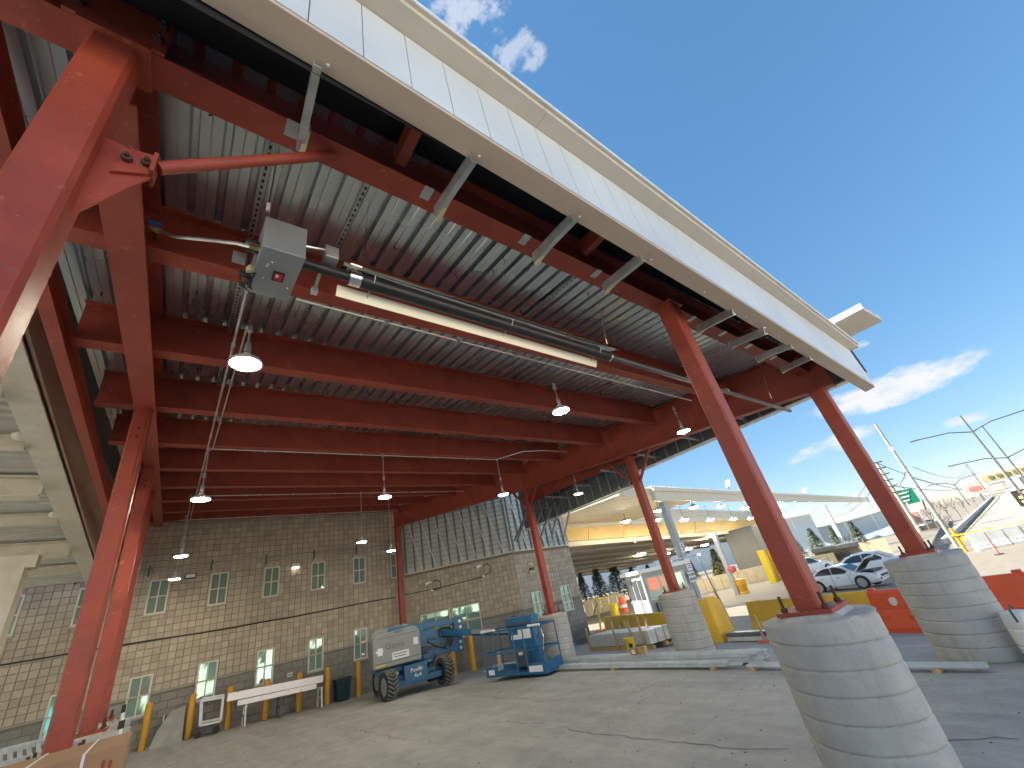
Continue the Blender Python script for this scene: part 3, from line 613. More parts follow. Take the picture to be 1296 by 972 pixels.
    a, b = p0, p1; m_ = MB(); lo, hi = Vector((0, 0, zl - .02)), Vector((0, 0, zl + .015)); f = n * .04
    m_.add([a + lo, b + lo, b + lo + f, a + lo + f, a + hi, b + hi, b + hi + f, a + hi + f], [(0, 3, 2, 1), (4, 5, 6, 7), (3, 7, 6, 2), (0, 4, 7, 3), (1, 2, 6, 5)]); m_.build('ledge', LEDGE, bld)
    return wl, p0, d, n
def window(p0, d, n, s0, s1, z0, z1, lab, nx_=2, nz_=2, mat_=MIRG, fm=FRAMEW):
    A0 = lambda s, z, o: p0 + d * s + Vector((0, 0, z)) + n * o
    m_ = MB(); fw_ = .05
    def rail(a, b, c, e, o0=-.07, o1=.036):
        m_.add([A0(a, c, o1), A0(b, c, o1), A0(b, e, o1), A0(a, e, o1), A0(a, c, o0), A0(b, c, o0), A0(b, e, o0), A0(a, e, o0)], [(0, 1, 2, 3), (7, 6, 5, 4), (0, 4, 5, 1), (1, 5, 6, 2), (2, 6, 7, 3), (3, 7, 4, 0)])
    rail(s0, s0 + fw_, z0, z1); rail(s1 - fw_, s1, z0, z1); rail(s0 + fw_, s1 - fw_, z0, z0 + fw_); rail(s0 + fw_, s1 - fw_, z1 - fw_, z1)
    for i in range(1, nx_): c = s0 + (s1 - s0) * i / nx_; rail(c - .018, c + .018, z0 + fw_, z1 - fw_, -.05, .02)
    for i in range(1, nz_): c = z0 + (z1 - z0) * i / nz_; rail(s0 + fw_, s1 - fw_, c - .018, c + .018, -.05, .018)
    fr = m_.build('window', fm, bld); fr['label'] = lab
    m_ = MB(); rail(s0 - .04, s1 + .04, z0 - .05, z0 - .004, -.02, .075); m_.build('sill', LEDGE, fr)
    for i in range(nx_):
        for k in range(nz_):
            a = s0 + fw_ * .6 + (s1 - s0 - fw_ * 1.2) * i / nx_; b = s0 + fw_ * .6 + (s1 - s0 - fw_ * 1.2) * (i + 1) / nx_; c = z0 + fw_ * .6 + (z1 - z0 - fw_ * 1.2) * k / nz_; e = z0 + fw_ * .6 + (z1 - z0 - fw_ * 1.2) * (k + 1) / nz_
            tl = random.uniform(-.0015, .0015); tm = random.uniform(-.0015, .0015)
            MB().add([A0(a, c, -.02 + tl), A0(b, c, -.02 - tl + tm), A0(b, e, -.02 - tl), A0(a, e, -.02 + tl + tm)], [(0, 1, 2, 3)]).build('pane', mat_, fr)
XW0, XW1, YW = -8.2, 8.25, 19.0
holes = []; wd = .54
for k in range(-4, 5): holes.append((-.6 + 1.645 * k - XW0, -.6 + 1.645 * k + wd - XW0, .86, 1.91))
for k in range(-4, 6): holes.append((-.6 + 1.645 * k - XW0, -.6 + 1.645 * k + wd - XW0, 3.57, 4.62))
wl, p0, d, n = wall_run((XW0, YW), (XW1, YW), -.5, 6.96, 1.38, 'front_wall', [h for h in holes if h[1] < XW1 - XW0], 300)
for i, h in enumerate(holes): window(p0, d, n, *h, 'ground floor window with cream frame' if h[2] < 1 else 'upper floor window with cream frame and dark green glass')
WL2, WR2 = (8.25, 19.0), (12.2, 15.95)
h2 = [(.55, 1.9, .75, 1.95), (1.92, 3.2, .75, 1.95)]
wl2, p2_, d2, n2 = wall_run(WL2, WR2, -.6, 3.62, 1.30, 'angled_wall', h2, 0)
window(p2_, d2, n2, .57, 1.88, .77, 1.93, 'wide office window with pale blinds', 2, 1); window(p2_, d2, n2, 1.94, 3.18, .77, 1.93, 'wide office window showing bright reflections', 2, 2)
WR3 = (16.2, 16.3)
L3 = math.hypot(WR3[0] - WR2[0], WR3[1] - WR2[1])
def s3(px, py): p = qp(px, py, Vector((WR2[0], WR2[1], 0)), Vector((WR3[1] - WR2[1], WR2[0] - WR3[0], 0))); return (Vector((p.x - WR2[0], p.y - WR2[1])).length, p.z)
wa, wb_ = s3(671, 750), s3(685, 790); wc, we = s3(707, 742), s3(722, 772)
h3 = [(wa[0], wa[0] + .62, wb_[1] - .0, wa[1]), (wc[0], wc[0] + .7, we[1], wc[1])]
wl3, p3_, d3, n3 = wall_run(WR2, WR3, -.9, 3.66, 1.28, 'return_wall', h3, 0)
for h in h3: window(p3_, d3, n3, *h, 'narrow window with cream frame on the return wall', 2, 3)
MB().add([(WR3[0], WR3[1], -1), (WR3[0] + .4, 25, -1), (WR3[0] + .4, 25, 6.5), (WR3[0], WR3[1], 6.5)], [(0, 1, 2, 3)]).build('side_wall', BLK, bld)
# metal framed upper wall over the angled walls
for (a, b, nrm, nm) in ((WL2, WR2, n2, 'upper_sheathing'), (WR2, WR3, n3, 'upper_sheathing')):
    a, b = Vector((a[0], a[1], 0)), Vector((b[0], b[1], 0)); dd = (b - a).normalized(); L = (b - a).length
    MB().poly([a + Vector((0, 0, 3.62)) - nrm * .02, b + Vector((0, 0, 3.62)) - nrm * .02, b + Vector((0, 0, 6.6)) - nrm * .02, a + Vector((0, 0, 6.6)) - nrm * .02], .25, -nrm).build(nm, SHEATH, bld)
    MB().prof(a + nrm * .05 + Vector((0, 0, 3.62)), b + nrm * .05 + Vector((0, 0, 3.62)), [(-.09, 0), (.09, 0), (.09, .05), (-.09, .05)]).build('metal_flashing', CREAM, bld)
    s = .12
    while s < L:
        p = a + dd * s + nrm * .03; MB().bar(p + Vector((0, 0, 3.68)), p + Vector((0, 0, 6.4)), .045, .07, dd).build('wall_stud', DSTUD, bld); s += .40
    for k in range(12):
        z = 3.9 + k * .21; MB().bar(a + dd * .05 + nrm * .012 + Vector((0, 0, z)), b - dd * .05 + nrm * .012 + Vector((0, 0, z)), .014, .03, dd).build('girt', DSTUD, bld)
    s = .25
    while s < L - .6:
        p = a + dd * s + nrm * .10; pb = a + dd * (s + .62) + nrm * .16
        MB().bar(p + Vector((0, 0, 6.2)), pb + Vector((0, 0, 3.74)), .05, .035, dd).build('diagonal_stud', STUD, bld); s += .62
# roof mass behind
MB().bb((XW0, 19.32, -.5), (8.2, 30, 6.9)).build('building_core', MORT, bld)
MB().add([(8.2, 19.4, -.6), (12.3, 16.3, -.6), (16.1, 16.7, -.6), (16.4, 30, -.6), (8.2, 30, -.6), (8.2, 19.4, 6.5), (12.3, 16.3, 6.5), (16.1, 16.7, 6.5), (16.4, 30, 6.5), (8.2, 30, 6.5)],
         [(0, 1, 6, 5), (1, 2, 7, 6), (2, 3, 8, 7), (3, 4, 9, 8), (5, 6, 7, 8, 9)]).build('building_core', MORT, bld)
# conduits and cable on the wall
for z in (5.02, 4.87, 4.80): MB().tube([(-8, 18.94, z), (8.1, 18.94, z)], .013, 6).build('conduit', HOSE, bld)
pts = [q(px, py, y=18.93) for px, py in ((0, 842), (40, 835.5), (80, 828.5), (156, 816), (200, 809), (254, 801), (300, 793.5), (330, 787.5), (370, 781), (420, 771), (470, 761), (500, 756))]
MB().tube(pts, .022, 6).build('cable', BLACK, bld)
pts = [qp(px, py, p2_ + n2 * .05, n2) for px, py in ((512, 753), (560, 743), (600, 733), (611, 730))]; MB().tube(pts, .018, 6).build('cable', BLACK, bld)
MB().tube([q(296, 715 + 55, y=18.93), q(294, 782, y=18.93), q(288, 800, y=18.93)], .01, 6)
for k in range(9): MB().bb((-7.5 + 1.7 * k, 18.9, 4.74), (-7.46 + 1.7 * k, 18.975, 5.08)).build('conduit_bracket', DGREY, bld)
# flood light, emergency unit, outlets on the wall
def wallbox(px, py, dx, dy, dz, mat_, name, lab, cat):
    p = q(px, py, y=18.95); t_ = thing(name, p, lab, cat); MB().box(p - Vector((0, dy / 2, 0)), (dx, dy, dz)).build('housing', mat_, t_, bevel=.01)
    return t_, p
t_, p = wallbox(241, 729.5, .32, .12, .16, DGREY, 'wall_flood_light', 'dark framed rectangular flood light beside the leftmost full upper window', 'wall light'); MB().box(p - Vector((0, .125, 0)), (.25, .01, .1)).build('lens', PAPER, t_)
t_, p = wallbox(374, 716, .26, .12, .12, WHITEPL, 'wall_flood_light', 'small white wall light between the third and fourth upper windows', 'wall light'); MB().box(p - Vector((0, .03, .075)), (.22, .1, .03)).build('lens', M('dim_lens', (.9, .9, .85), .4, emit=(1, .92, .75), estr=2.0), t_)
t_, p = wallbox(366.5, 854, .16, .06, .12, WHITEPL, 'outlet_cover', 'small white outlet cover on the grey base wall above the trestle', 'outlet'); MB().box(p - Vector((.03, .065, 0)), (.03, .01, .06)).build('socket', DGREY, t_); MB().box(p - Vector((-.03, .065, 0)), (.03, .01, .06)).build('socket', DGREY, t_)
# cameras on the angled wall
for (px, py, bx_, by_, lab) in ((544, 737, 547, 747, 'white security camera nearer the corner column, its cable looping to a junction box'), (608, 716, 612, 729, 'white security camera nearer the building corner, its cable looping to a junction box')):
    p = qp(px, py, p2_ + n2 * .25, n2); pb = qp(bx_, by_, p2_ + n2 * .04, n2); t_ = thing('security_camera', p, lab, 'security camera', 'security cameras on the angled wall')
    MB().bar(p, p + (-d2 * .2 + n2 * .14 + Vector((0, 0, -.05))), .09, .08).build('camera_body', WHITEPL, t_, bevel=.012)
    MB().lathe([(.035, 0), (.035, .02)], p + (-d2 * .2 + n2 * .14 + Vector((0, 0, -.05))), 12, (-d2 * .8 + n2 * .5).to_track_quat('Z', 'Y').to_matrix()).build('lens', BLACK, t_)
    MB().tube([p, p - n2 * .1 + d2 * .05, p - n2 * .24 + d2 * .06], .022, 8).build('bracket', WHITEPL, t_)
    c_ = p - n2 * .2 + d2 * .08; MB().tube([c_, c_ + d2 * .22 + Vector((0, 0, .05)), c_ + d2 * .36 + Vector((0, 0, -.1)), c_ + d2 * .3 + Vector((0, 0, -.33)), pb + Vector((0, 0, .02))], .016, 6).build('cable', BLACK, t_)
    MB().box(pb, (.1, .06, .1)).build('junction_box', WHITEPL, t_)
p = qp(691, 718, p3_ + n3 * .1, n3); t_ = thing('wall_lamp', p, 'small tan wall lamp on the return wall right of the thin red column', 'wall light'); MB().box(p, (.28, .16, .2)).build('housing', YBAND, t_, bevel=.02); MB().box(p - Vector((0, 0, .11)), (.2, .12, .02)).build('lens', PAPER, t_)
p = qp(671, 714, p3_ + n3 * .1, n3); t_ = thing('wall_horn', p, 'tan and brown fixture on the return wall left of the thin red column', 'wall fixture'); MB().box(p, (.3, .12, .08)).build('bracket', TAN, t_); MB().box(p - Vector((-.05, 0, .2)), (.22, .14, .1)).build('housing', BARK, t_, bevel=.02); MB().box(p + Vector((.0, 0, -.33)), (.3, .1, .06)).build('lower_bracket', TAN, t_)
# loose dark studs hanging from the roof edge near the corner
for i, (a, b) in enumerate((((683, 612), (651, 684)), ((680, 612), (654, 686)), ((701, 612), (675, 672)), ((708, 612), (684, 682)), ((714, 612), (699, 677)), ((725, 624), (714, 679)))):
    y = 11.95 - .28 * i; p1, p2 = q(*a, y=y), q(*b, y=y + .35)
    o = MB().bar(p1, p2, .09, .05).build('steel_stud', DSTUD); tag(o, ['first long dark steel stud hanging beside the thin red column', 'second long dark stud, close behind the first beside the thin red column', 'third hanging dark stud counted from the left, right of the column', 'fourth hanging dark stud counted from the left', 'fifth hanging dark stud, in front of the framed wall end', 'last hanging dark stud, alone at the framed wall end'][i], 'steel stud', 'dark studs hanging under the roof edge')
# ------------------------------------------------------------------ older canopy on the left
oc = thing('old_canopy', (-3, 9, 0), 'older cream canopy at the left edge with a beige fascia and ribbed ceiling', 'canopy')
fx = -1.62
b0, b1 = q(35, 416, x=fx), q(119, 696, x=fx); t0, t1 = q(45.5, 391.5, x=fx), q(129, 657, x=fx)
kb = (b1.z - b0.z) / (b1.y - b0.y); kt = (t1.z - t0.z) / (t1.y - t0.y)
fb_ = lambda y: b0.z + kb * (y - b0.y); ft = lambda y: t0.z + kt * (y - t0.y)
yy = .8; cv = lambda y: 5.15 + .1 * (y - .9) + .03  # panel tops stretched up to the added sheet so no sun slips through
while yy < 17.8:
    ye = yy + 1.7; MB().add([(fx, yy + .004, fb_(yy)), (fx, ye - .004, fb_(ye)), (fx, ye - .004, cv(ye)), (fx, yy + .004, cv(yy)), (fx - .03, yy + .004, fb_(yy)), (fx - .03, ye - .004, fb_(ye)), (fx - .03, ye - .004, cv(ye)), (fx - .03, yy + .004, cv(yy))],
        [(0, 1, 2, 3), (7, 6, 5, 4), (0, 4, 5, 1), (1, 5, 6, 2), (2, 6, 7, 3), (3, 7, 4, 0)]).build('fascia_panel', TAN, oc); yy = ye
dz0 = lambda y: fb_(y) + .0
mb = MB(); mb.ibeam((fx - .2, .8, fb_(.8) - .05), (fx - .2, 18, fb_(18) - .05), .35, .3, .03, .02); mb.build('edge_beam', OLDBEAM, oc)
# ribbed ceiling sheets
m_ = MB(); X0 = -9.0; ys_ = []; y = .8
while y < 18: ys_ += [(y, 0), (y + .09, 0), (y + .11, .05), (y + .2, .05)]; y += .22
vs = [(fx - .36, a, fb_(a) + .16 + b) for a, b in ys_] + [(X0, a, fb_(a) + .16 + b) for a, b in ys_]; k = len(ys_)
m_.add(vs, [(i, i + 1, k + i + 1, k + i) for i in range(k - 1)]); m_.build('ceiling_sheet', OLDDECK, oc)
m_ = MB().add([(fx, .8, fb_(.8) + .4), (X0, .8, fb_(.8) + .4), (X0, 18, fb_(18) + .4), (fx, 18, fb_(18) + .4)], [(0, 1, 2, 3)]); m_.build('roof_sheet', OLDBEAM, oc)
for i, y in enumerate((2.2, 3.7, 5.3, 6.9, 8.4, 10.0, 11.8, 13.8, 15.8)):
    hh = .34 if i % 2 else .2; MB().ibeam((fx - .36, y, fb_(y) - .1 - (.12 if i % 2 else 0)), (X0, y, fb_(y) - .1 - (.12 if i % 2 else 0)), hh + .0, .26 if i % 2 else .12, .025, .02).build('purlin', OLDBEAM, oc)
pc = q(12, 722, y=12.5); MB().bb((pc.x - .28, 12.3, -.2), (pc.x + .22, 12.7, pc.z)).build('post', OLDBEAM, oc)
MB().bar((pc.x - 3, 12.5, pc.z + .12), (pc.x + .35, 12.5, pc.z + .12), .3, .24).build('header_beam', OLDBEAM, oc)
for (a, b) in ((fx - .38, 8.2), (fx - .38, 11.6)): 
    o = MB().lathe([(.0, -.05), (.09, -.03), (.11, .03), (.05, .09), (0, .1)], (a, b, fb_(b) + .0), 10).build('bolted_joint', OLDBEAM, oc)
# ------------------------------------------------------------------ pendant lamps
lamp0 = at0('pendant_lamp', '', 'pendant lamp', 'round lamps hanging under the red canopy')
MB().lathe([(.02, .12), (.04, .115), (.045, .07), (.12, .045), (.150, .02), (.152, 0), (.143, -.006)], n=28).build('shade', HOUSING, lamp0, smooth='auto')
MB().lathe([(.0, -.016), (.08, -.014), (.135, -.008), (.141, 0)], n=28).build('lens', LAMPM, lamp0, smooth='auto')
MB().lathe([(.03, .14), (.035, .17), (.028, .24), (.02, .26)], n=10).build('driver', STEEL, lamp0)
MB().bar((-.13, 0, -.019), (.13, 0, -.019), .014, .006).build('lens_bar', HOUSING, lamp0); MB().lathe([(0, -.024), (.018, -.022), (.02, -.012)], n=12).build('lens_hub', STEEL, lamp0)
ring = MB()
for k in range(24):
    a, b = 2 * math.pi * k / 24, 2 * math.pi * (k + 1) / 24; ring.bar((.152 * math.cos(a), .152 * math.sin(a), -.004), (.152 * math.cos(b), .152 * math.sin(b), -.004), .012, .012)
ring.build('rim', STEEL, lamp0)
LP = [((311, 460), 4.25, 'large looking lamp nearest the camera, hanging just below the heater box'), ((254, 632), 9.0, 'lamp over the left wall, below and left of the nearest lamp'), ((229, 704), 13.6, 'lamp low on the left beside the red columns, just above the leftmost upper window'),
      ((221, 733), 17.0, 'lowest lamp on the left, in front of the leftmost upper window'), ((458, 686), 13.6, 'lamp hanging left of the middle red column, above the upper windows'), ((487, 629), 9.0, 'lamp in the middle of the canopy above the blue lift'),
      ((637, 626), 9.0, 'lamp hanging left of the dark hanging studs'), ((710, 520), 4.2, 'single lamp hanging below the far part of the heater pipe'), ((732, 625), 9.0, 'lamp at the right of the hanging dark studs, under the roof edge'),
      ((865, 546), 4.2, 'lamp tucked beneath the big right girder, left of the nearest red column'), ((495, 697), 14.8, 'small lamp directly left of the middle red column')]
for i, (px, y, lb) in enumerate(LP):
    o = lamp0 if i == 0 else copy_tree(lamp0); p = q(*px, y=y); o.location = p; o['label'] = lb
    rod = MB().tube([(p.x, p.y, p.z + .25), (p.x, p.y, DK(p.y) - (.52 if i != 4 else .52))], .011, 8)
    WORLD[o.name] = p; rod.lathe([(.03, 0), (.03, .07)], (p.x, p.y, DK(p.y) - .58), 8); rod.build('stem', STEEL, o); WORLD[o.name] = p
# conduit runs under the joists
def run(pts, r_=.011, lab='', m_=HOSE, nm='conduit_run', cat='conduit', cl=1.0):
    o = MB().tube(pts, r_, 8).build(nm, m_, None); tag(o, lab, cat); L = 0
    if cl:
        for a, b in zip(pts[:-1], pts[1:]):
            a, b = Vector(a), Vector(b); n_ = int((b - a).length / cl)
            for i in range(1, n_ + 1): p = a.lerp(b, i / (n_ + 1)); MB().box(p, (.04, .04, .04)).build('clamp', STEEL, o)
    return o
p1, p2 = q(545 * 1.0, 0 + 640, y=3.3), None
j1 = DK(3.3) - .53
a = q(375, 379, y=3.32); b = q(875, 507, y=3.32); run([a, b], .011, 'thin white conduit running under the first red joist behind the heater', cl=.9)
a = q(262, 563, y=7.2); b = q(690, 584, y=7.2)
a.z = b.z = (a.z + b.z) / 2; run([(.15, 9.0, DK(9) - .54), (6.9, 9.0, DK(9) - .54), (7.3, 8.2, DK(8.2) - .5), (7.9, 8.0, DK(8) - .5), (8.8, 8.0, DK(8) - .5)], .012, 'pale conduit feeding the middle row of lamps')
run([(.1, 13.6, DK(13.6) - .55), (8.6, 13.6, DK(13.6) - .55)], .012, 'pale conduit crossing the canopy in front of the upper windows', cl=1.3)
run([(-.1, 17.6, DK(17.6) - .58), (7.5, 17.6, DK(17.6) - .58)], .012, 'pale conduit just above the top of the block wall', cl=1.1)
pts = [Vector((.16, y, DK(y) - .545)) for y in (3.5, 5.2, 7, 9, 11, 13.6, 16, 17.6)]; run([pts[0], pts[-1]], .013, 'long conduit running back along the left side from the heater to the wall', cl=1.2)
run([(.24, 4.2, DK(4.2) - .54), (.24, 9.0, DK(9) - .545)], .010, 'shorter conduit beside the long left conduit', cl=2)
run([q(735, 350, y=3.2), q(648, 440, y=4.0), q(660, 560, y=7.9), q(668, 585, y=8.9)], .004, 'thin dark wire sagging from the heater pipe to the lamp conduit', BLACK, 'hanging_wire', 'wire', 0)
# ------------------------------------------------------------------ infrared tube heater
HY = 2.35
ht = thing('tube_heater', (2.5, HY, 4.0), 'infrared tube heater with grey burner box, black tube and polished reflector', 'heater')
def hq(px, py, y=HY): return q(px, py, y=y)
c0, c1, c2, c3 = hq(334, 285), hq(389.5, 302), hq(386, 328), hq(333, 310)
zb0 = (c2.z + c3.z) / 2; zt0 = (c0.z + c1.z) / 2; xl, xr = (c0.x + c3.x) / 2, (c1.x + c2.x) / 2; yb = HY * ((c3.z - 1.7) / HY) / .857
MB().add([(xl, HY, zb0), (xr, HY, zb0), (xr, HY, zt0 + .1), (xl, HY, zt0 + .1), (xl - .02, yb, zb0), (xr - .02, yb, zb0), (xr - .02, yb, zt0 + .1), (xl - .02, yb, zt0 + .1)],
         [(0, 1, 2, 3), (7, 6, 5, 4), (0, 4, 5, 1), (1, 5, 6, 2), (2, 6, 7, 3), (3, 7, 4, 0)]).build('burner_box', M('painted_grey_box', (.34, .36, .36), .42, metal=.4, var=.08), ht, bevel=.004)
lc = q(352, 350, z=zb0)
lb = MB().box((lc.x, lc.y, zb0 - .003), (.075, .1, .005)).build('warning_plate', BLACK, ht); MB().box((lc.x, lc.y, zb0 - .008), (.055, .07, .005)).build('red_window', M('red_label', (.6, .02, .01), .4), lb); MB().box((lc.x - .008, lc.y - .012, zb0 - .012), (.02, .03, .003)).build('label_print', PAPER, lb)
for dx, dy in ((-.08, -.1), (-.085, -.08), (-.06, -.13), (.08, .1), (-.09, .05)): MB().lathe([(0, -.006), (.006, -.005), (.007, 0)], (lc.x + dx, lc.y + dy, zb0 - .001), 8).build('screw', PAPER, ht)
ty = HY + .16; zt_ = zb0 + .13
TX = lambda x: zt_ - .012 * (x - xr)
MB().tube([(xl - .09, ty, zt_), (xl, ty, zt_)], .045, 16).build('inlet_pipe', BLACKT, ht, smooth='auto')
x1 = hq(446, 350, ty).x; x2 = hq(770, 452, ty).x; x3 = hq(998, 519, ty + .05).x
def align(px, py): return q(px, py, y=ty)
A_, B_, C_ = align(400, 338), align(770, 451), align(1000, 520)
MB().tube([(xr, ty, A_.z), (x1, ty, align(446, 352).z)], .04, 16).build('burner_tube', BLACKT, ht, smooth='auto')
tz1, tz2 = align(446, 352).z, B_.z
MB().tube([(x1, ty, tz1), (x2, ty, tz2)], .062, 20).build('radiant_tube', BLACKT, ht, smooth='auto')
MB().tube([(x2, ty, tz2), (C_.x, ty, C_.z)], .036, 16).build('exhaust_pipe', M('grey_pipe', (.13, .125, .12), .4, metal=.5, var=.2), ht, smooth='auto')
for a_, b_, r_ in ((x1 - .03, x1 + .06, .066), (x2 - .02, x2 + .04, .056)):
    MB().tube([(a_, ty, tz1 if a_ < 2 else tz2), (b_, ty, tz1 if a_ < 2 else tz2)], r_, 20).build('coupling', POLISH, ht, smooth='auto')
for px in ((918, 494), (870, 479)): p = align(*px); MB().tube([p, p + Vector((.07, 0, -.003))], .042, 16).build('coupling', STEEL, ht, smooth='auto')
# small junction box on the tube
jb = align(412, 334); MB().box((jb.x + .02, ty - .06, jb.z + .03), (.1, .12, .12)).build('sensor_box', STEEL, ht, bevel=.004)
MB().bar((jb.x - .02, ty - .02, jb.z), (jb.x + .0, ty + .32, jb.z + .02), .025, .02).build('support_arm', STEEL, ht); MB().box((jb.x + .0, ty + .34, jb.z + .0), (.05, .05, .05)).build('end_cap', PAPER, ht)
MB().tube([(xr, HY + .06, zt0 - .02), (jb.x, ty - .08, jb.z + .07)], .012, 8).build('conduit', POLISH, ht)
# reflector: near flap edge, top and far flap, its warm reflection put into the colour
ra = q(437, 333.5, y=ty - .06); rb = q(782, 444, y=ty - .06); fa = q(427, 366, y=ty + .10); fb2 = q(757, 460, y=ty + .10)
def refl():
    o = []
    for (n_, f_) in ((ra, fa), (rb, fb2)):
        o += [Vector((n_.x, ty - .085, n_.z - .002)), Vector((n_.x, ty - .06, n_.z + .02)), Vector((n_.x, ty + .0, n_.z + .045)), Vector((f_.x, ty + .075, f_.z + .15)), Vector((f_.x, ty + .10, f_.z + .02)), Vector((f_.x, ty + .145, f_.z - .035))]
    return o
v_ = refl(); MB().add(v_ + [p + Vector((0, 0, .004)) for p in v_], [(i, i + 1, 7 + i, 6 + i) for i in range(3)] + [(12 + 6 + i, 12 + 7 + i, 12 + i + 1, 12 + i) for i in range(3)]).build('reflector', POLISH, ht)
MB().poly([Vector((fa.x, ty + .10, fa.z + .05)), Vector((fb2.x, ty + .10, fb2.z + .05)), Vector((fb2.x, ty + .145, fb2.z - .035)), Vector((fa.x, ty + .145, fa.z - .035))], .004, (0, .7, .7)).build('reflector_flap', M('painted_reflection_cream', (.93, .87, .66), .42, metal=.15, var=.05), ht)
MB().prof(ra + Vector((0, -.03, 0)), rb + Vector((0, -.03, 0)), [(-.008, -.014), (.008, -.014), (.008, .024), (-.008, .024)]).build('reflector_lip', POLISH, ht)
for f_ in (.05, .5, .93):
    p = Vector((x1 + (x2 - x1) * f_, ty, tz1 + (tz2 - tz1) * f_))
    MB().tube([p + Vector((0, -.09, .02)), p + Vector((0, -.055, -.03)), p + Vector((0, 0, -.056)), p + Vector((0, .06, -.03)), p + Vector((0, .13, -.06))], .005, 6).build('wire_bracket', STEEL, ht)
for px, top in (((460, 322), (457, 300)), ((768, 440), (800, 320)), ((975, 503), (1008, 450))):
    p = q(*px, y=ty); p.z -= .03; pt = Vector((p.x + .02, ty - .15, DK(ty - .15)))
    MB().tube([p + Vector((-.03, 0, 0)), p + Vector((0, -.03, .16)), pt], .004, 6).build('hanger_wire', POLISH, ht); MB().tube([p + Vector((.04, 0, 0)), p + Vector((0, -.03, .16))], .004, 6).build('hanger_wire', POLISH, ht)
p = Vector((xl + .02, HY + .05, zt0 + .1)); pt = q(352, 160, y=2.0)
MB().tube([p, (p.x - .01, p.y, p.z + .18), (p.x, HY - .1, DK(HY - .1))], .006, 6).build('hanger_wire', POLISH, ht); MB().tube([(p.x - .01, p.y, p.z + .12), (p.x - .01, p.y - .005, p.z + .19)], .014, 8).build('cable_grip', PAPER, ht)
# power cord and cable bundle at the box
c_ = Vector((xl - .05, HY + .3, zb0 + .02)); random.seed(3)
for k in range(5):
    a = random.random() * 6; pts = [c_ + Vector((random.uniform(-.05, .05), random.uniform(-.06, .06), -.02 + .03 * math.sin(i * 1.3 + a) - .02 * i)) for i in range(7)]; MB().tube(pts, .007, 6).build('power_cord', BLACK, ht, smooth=True)
MB().lathe([(0, -.02), (.028, -.015), (.03, .02), (.02, .05)], c_ + Vector((.02, 0, .0)), 12).build('plug', INSUL, ht); MB().tube([c_, c_ + Vector((0, .03, .3))], .008, 6).build('power_cord', BLACK, ht)
MB().box(c_ + Vector((-.06, -.04, .06)), (.08, .07, .05)).build('receptacle', STEEL, ht)
# gas hose and valve
v0 = q(197, 291, y=3.22); v1 = q(325, 314, y=HY + .05); v1.x = xl
o = thing('gas_hose', v0, 'ribbed silver gas hose with brass valve and blue handle', 'gas hose')
mid1 = q(225, 300, y=3.1); mid2 = q(265, 304, y=2.8)
MB().tube([v0, mid1.lerp(v0, .3) - Vector((0, 0, .005)), mid1, mid2, q(300, 308, y=2.5), v1], .014, 10).build('braided_hose', HOSE, o, smooth='auto')
MB().lathe([(.022, -.04), (.028, -.02), (.028, .02), (.022, .04)], v0, 10, Matrix.Rotation(math.pi / 2, 3, 'Y')).tube([v0, v0 + Vector((0, .12, .0))], .015, 8).build('brass_valve', BRASS, o, smooth='auto')
MB().bar(v0 + Vector((-.05, -.02, .045)), v0 + Vector((.03, -.02, .05)), .03, .014).build('blue_handle', BLUEH, o); MB().lathe([(.02, 0), (.02, .05)], v1 - Vector((.07, 0, 0)), 6, Matrix.Rotation(math.pi / 2, 3, 'Y')).build('hex_fitting', BRASS, o)
# ------------------------------------------------------------------ yellow bollards
bol0 = at0('bollard', '', 'bollard', 'yellow bollards along the building')
MB().lathe([(.085, -.1), (.085, 1.03), (.082, 1.06), (.07, 1.09), (.045, 1.105), (.0, 1.11)], n=20).build('bollard_pipe', YEL, bol0, smooth='auto')
BL = [(-.03, 'leftmost yellow bollard, in front of the leftmost bright window'), (1.0, 'yellow bollard between the leaning grey slab and the empty metal frame'), (1.96, 'yellow bollard at the left end of the silver beams'), (3.0, 'yellow bollard seen below the middle of the silver beams'),
      (3.98, 'yellow bollard half hidden behind the right end of the silver beams'), (4.9, 'yellow bollard standing free left of the dark bin'), (5.98, 'yellow bollard between the dark bin and the lift wheels')]
for i, (x, lb) in enumerate(BL):
    o = bol0 if i == 0 else copy_tree(bol0); put(o, (x, 18.5, G(x, 18.5))); o['label'] = lb
for (px, py, lb) in ((619, 838, 'yellow bollard seen just behind the lift front wheel'), (600, 849, 'yellow bollard between the lift and its work basket')):
    n_ = n2; pt = qp(px if px != 619 else 575, py if px != 619 else 850, Vector((WL2[0], WL2[1], 0)) + n2 * .7, n2); o = copy_tree(bol0); put(o, (pt.x, pt.y, G(pt.x, pt.y)), 0, 1.25); o['label'] = lb
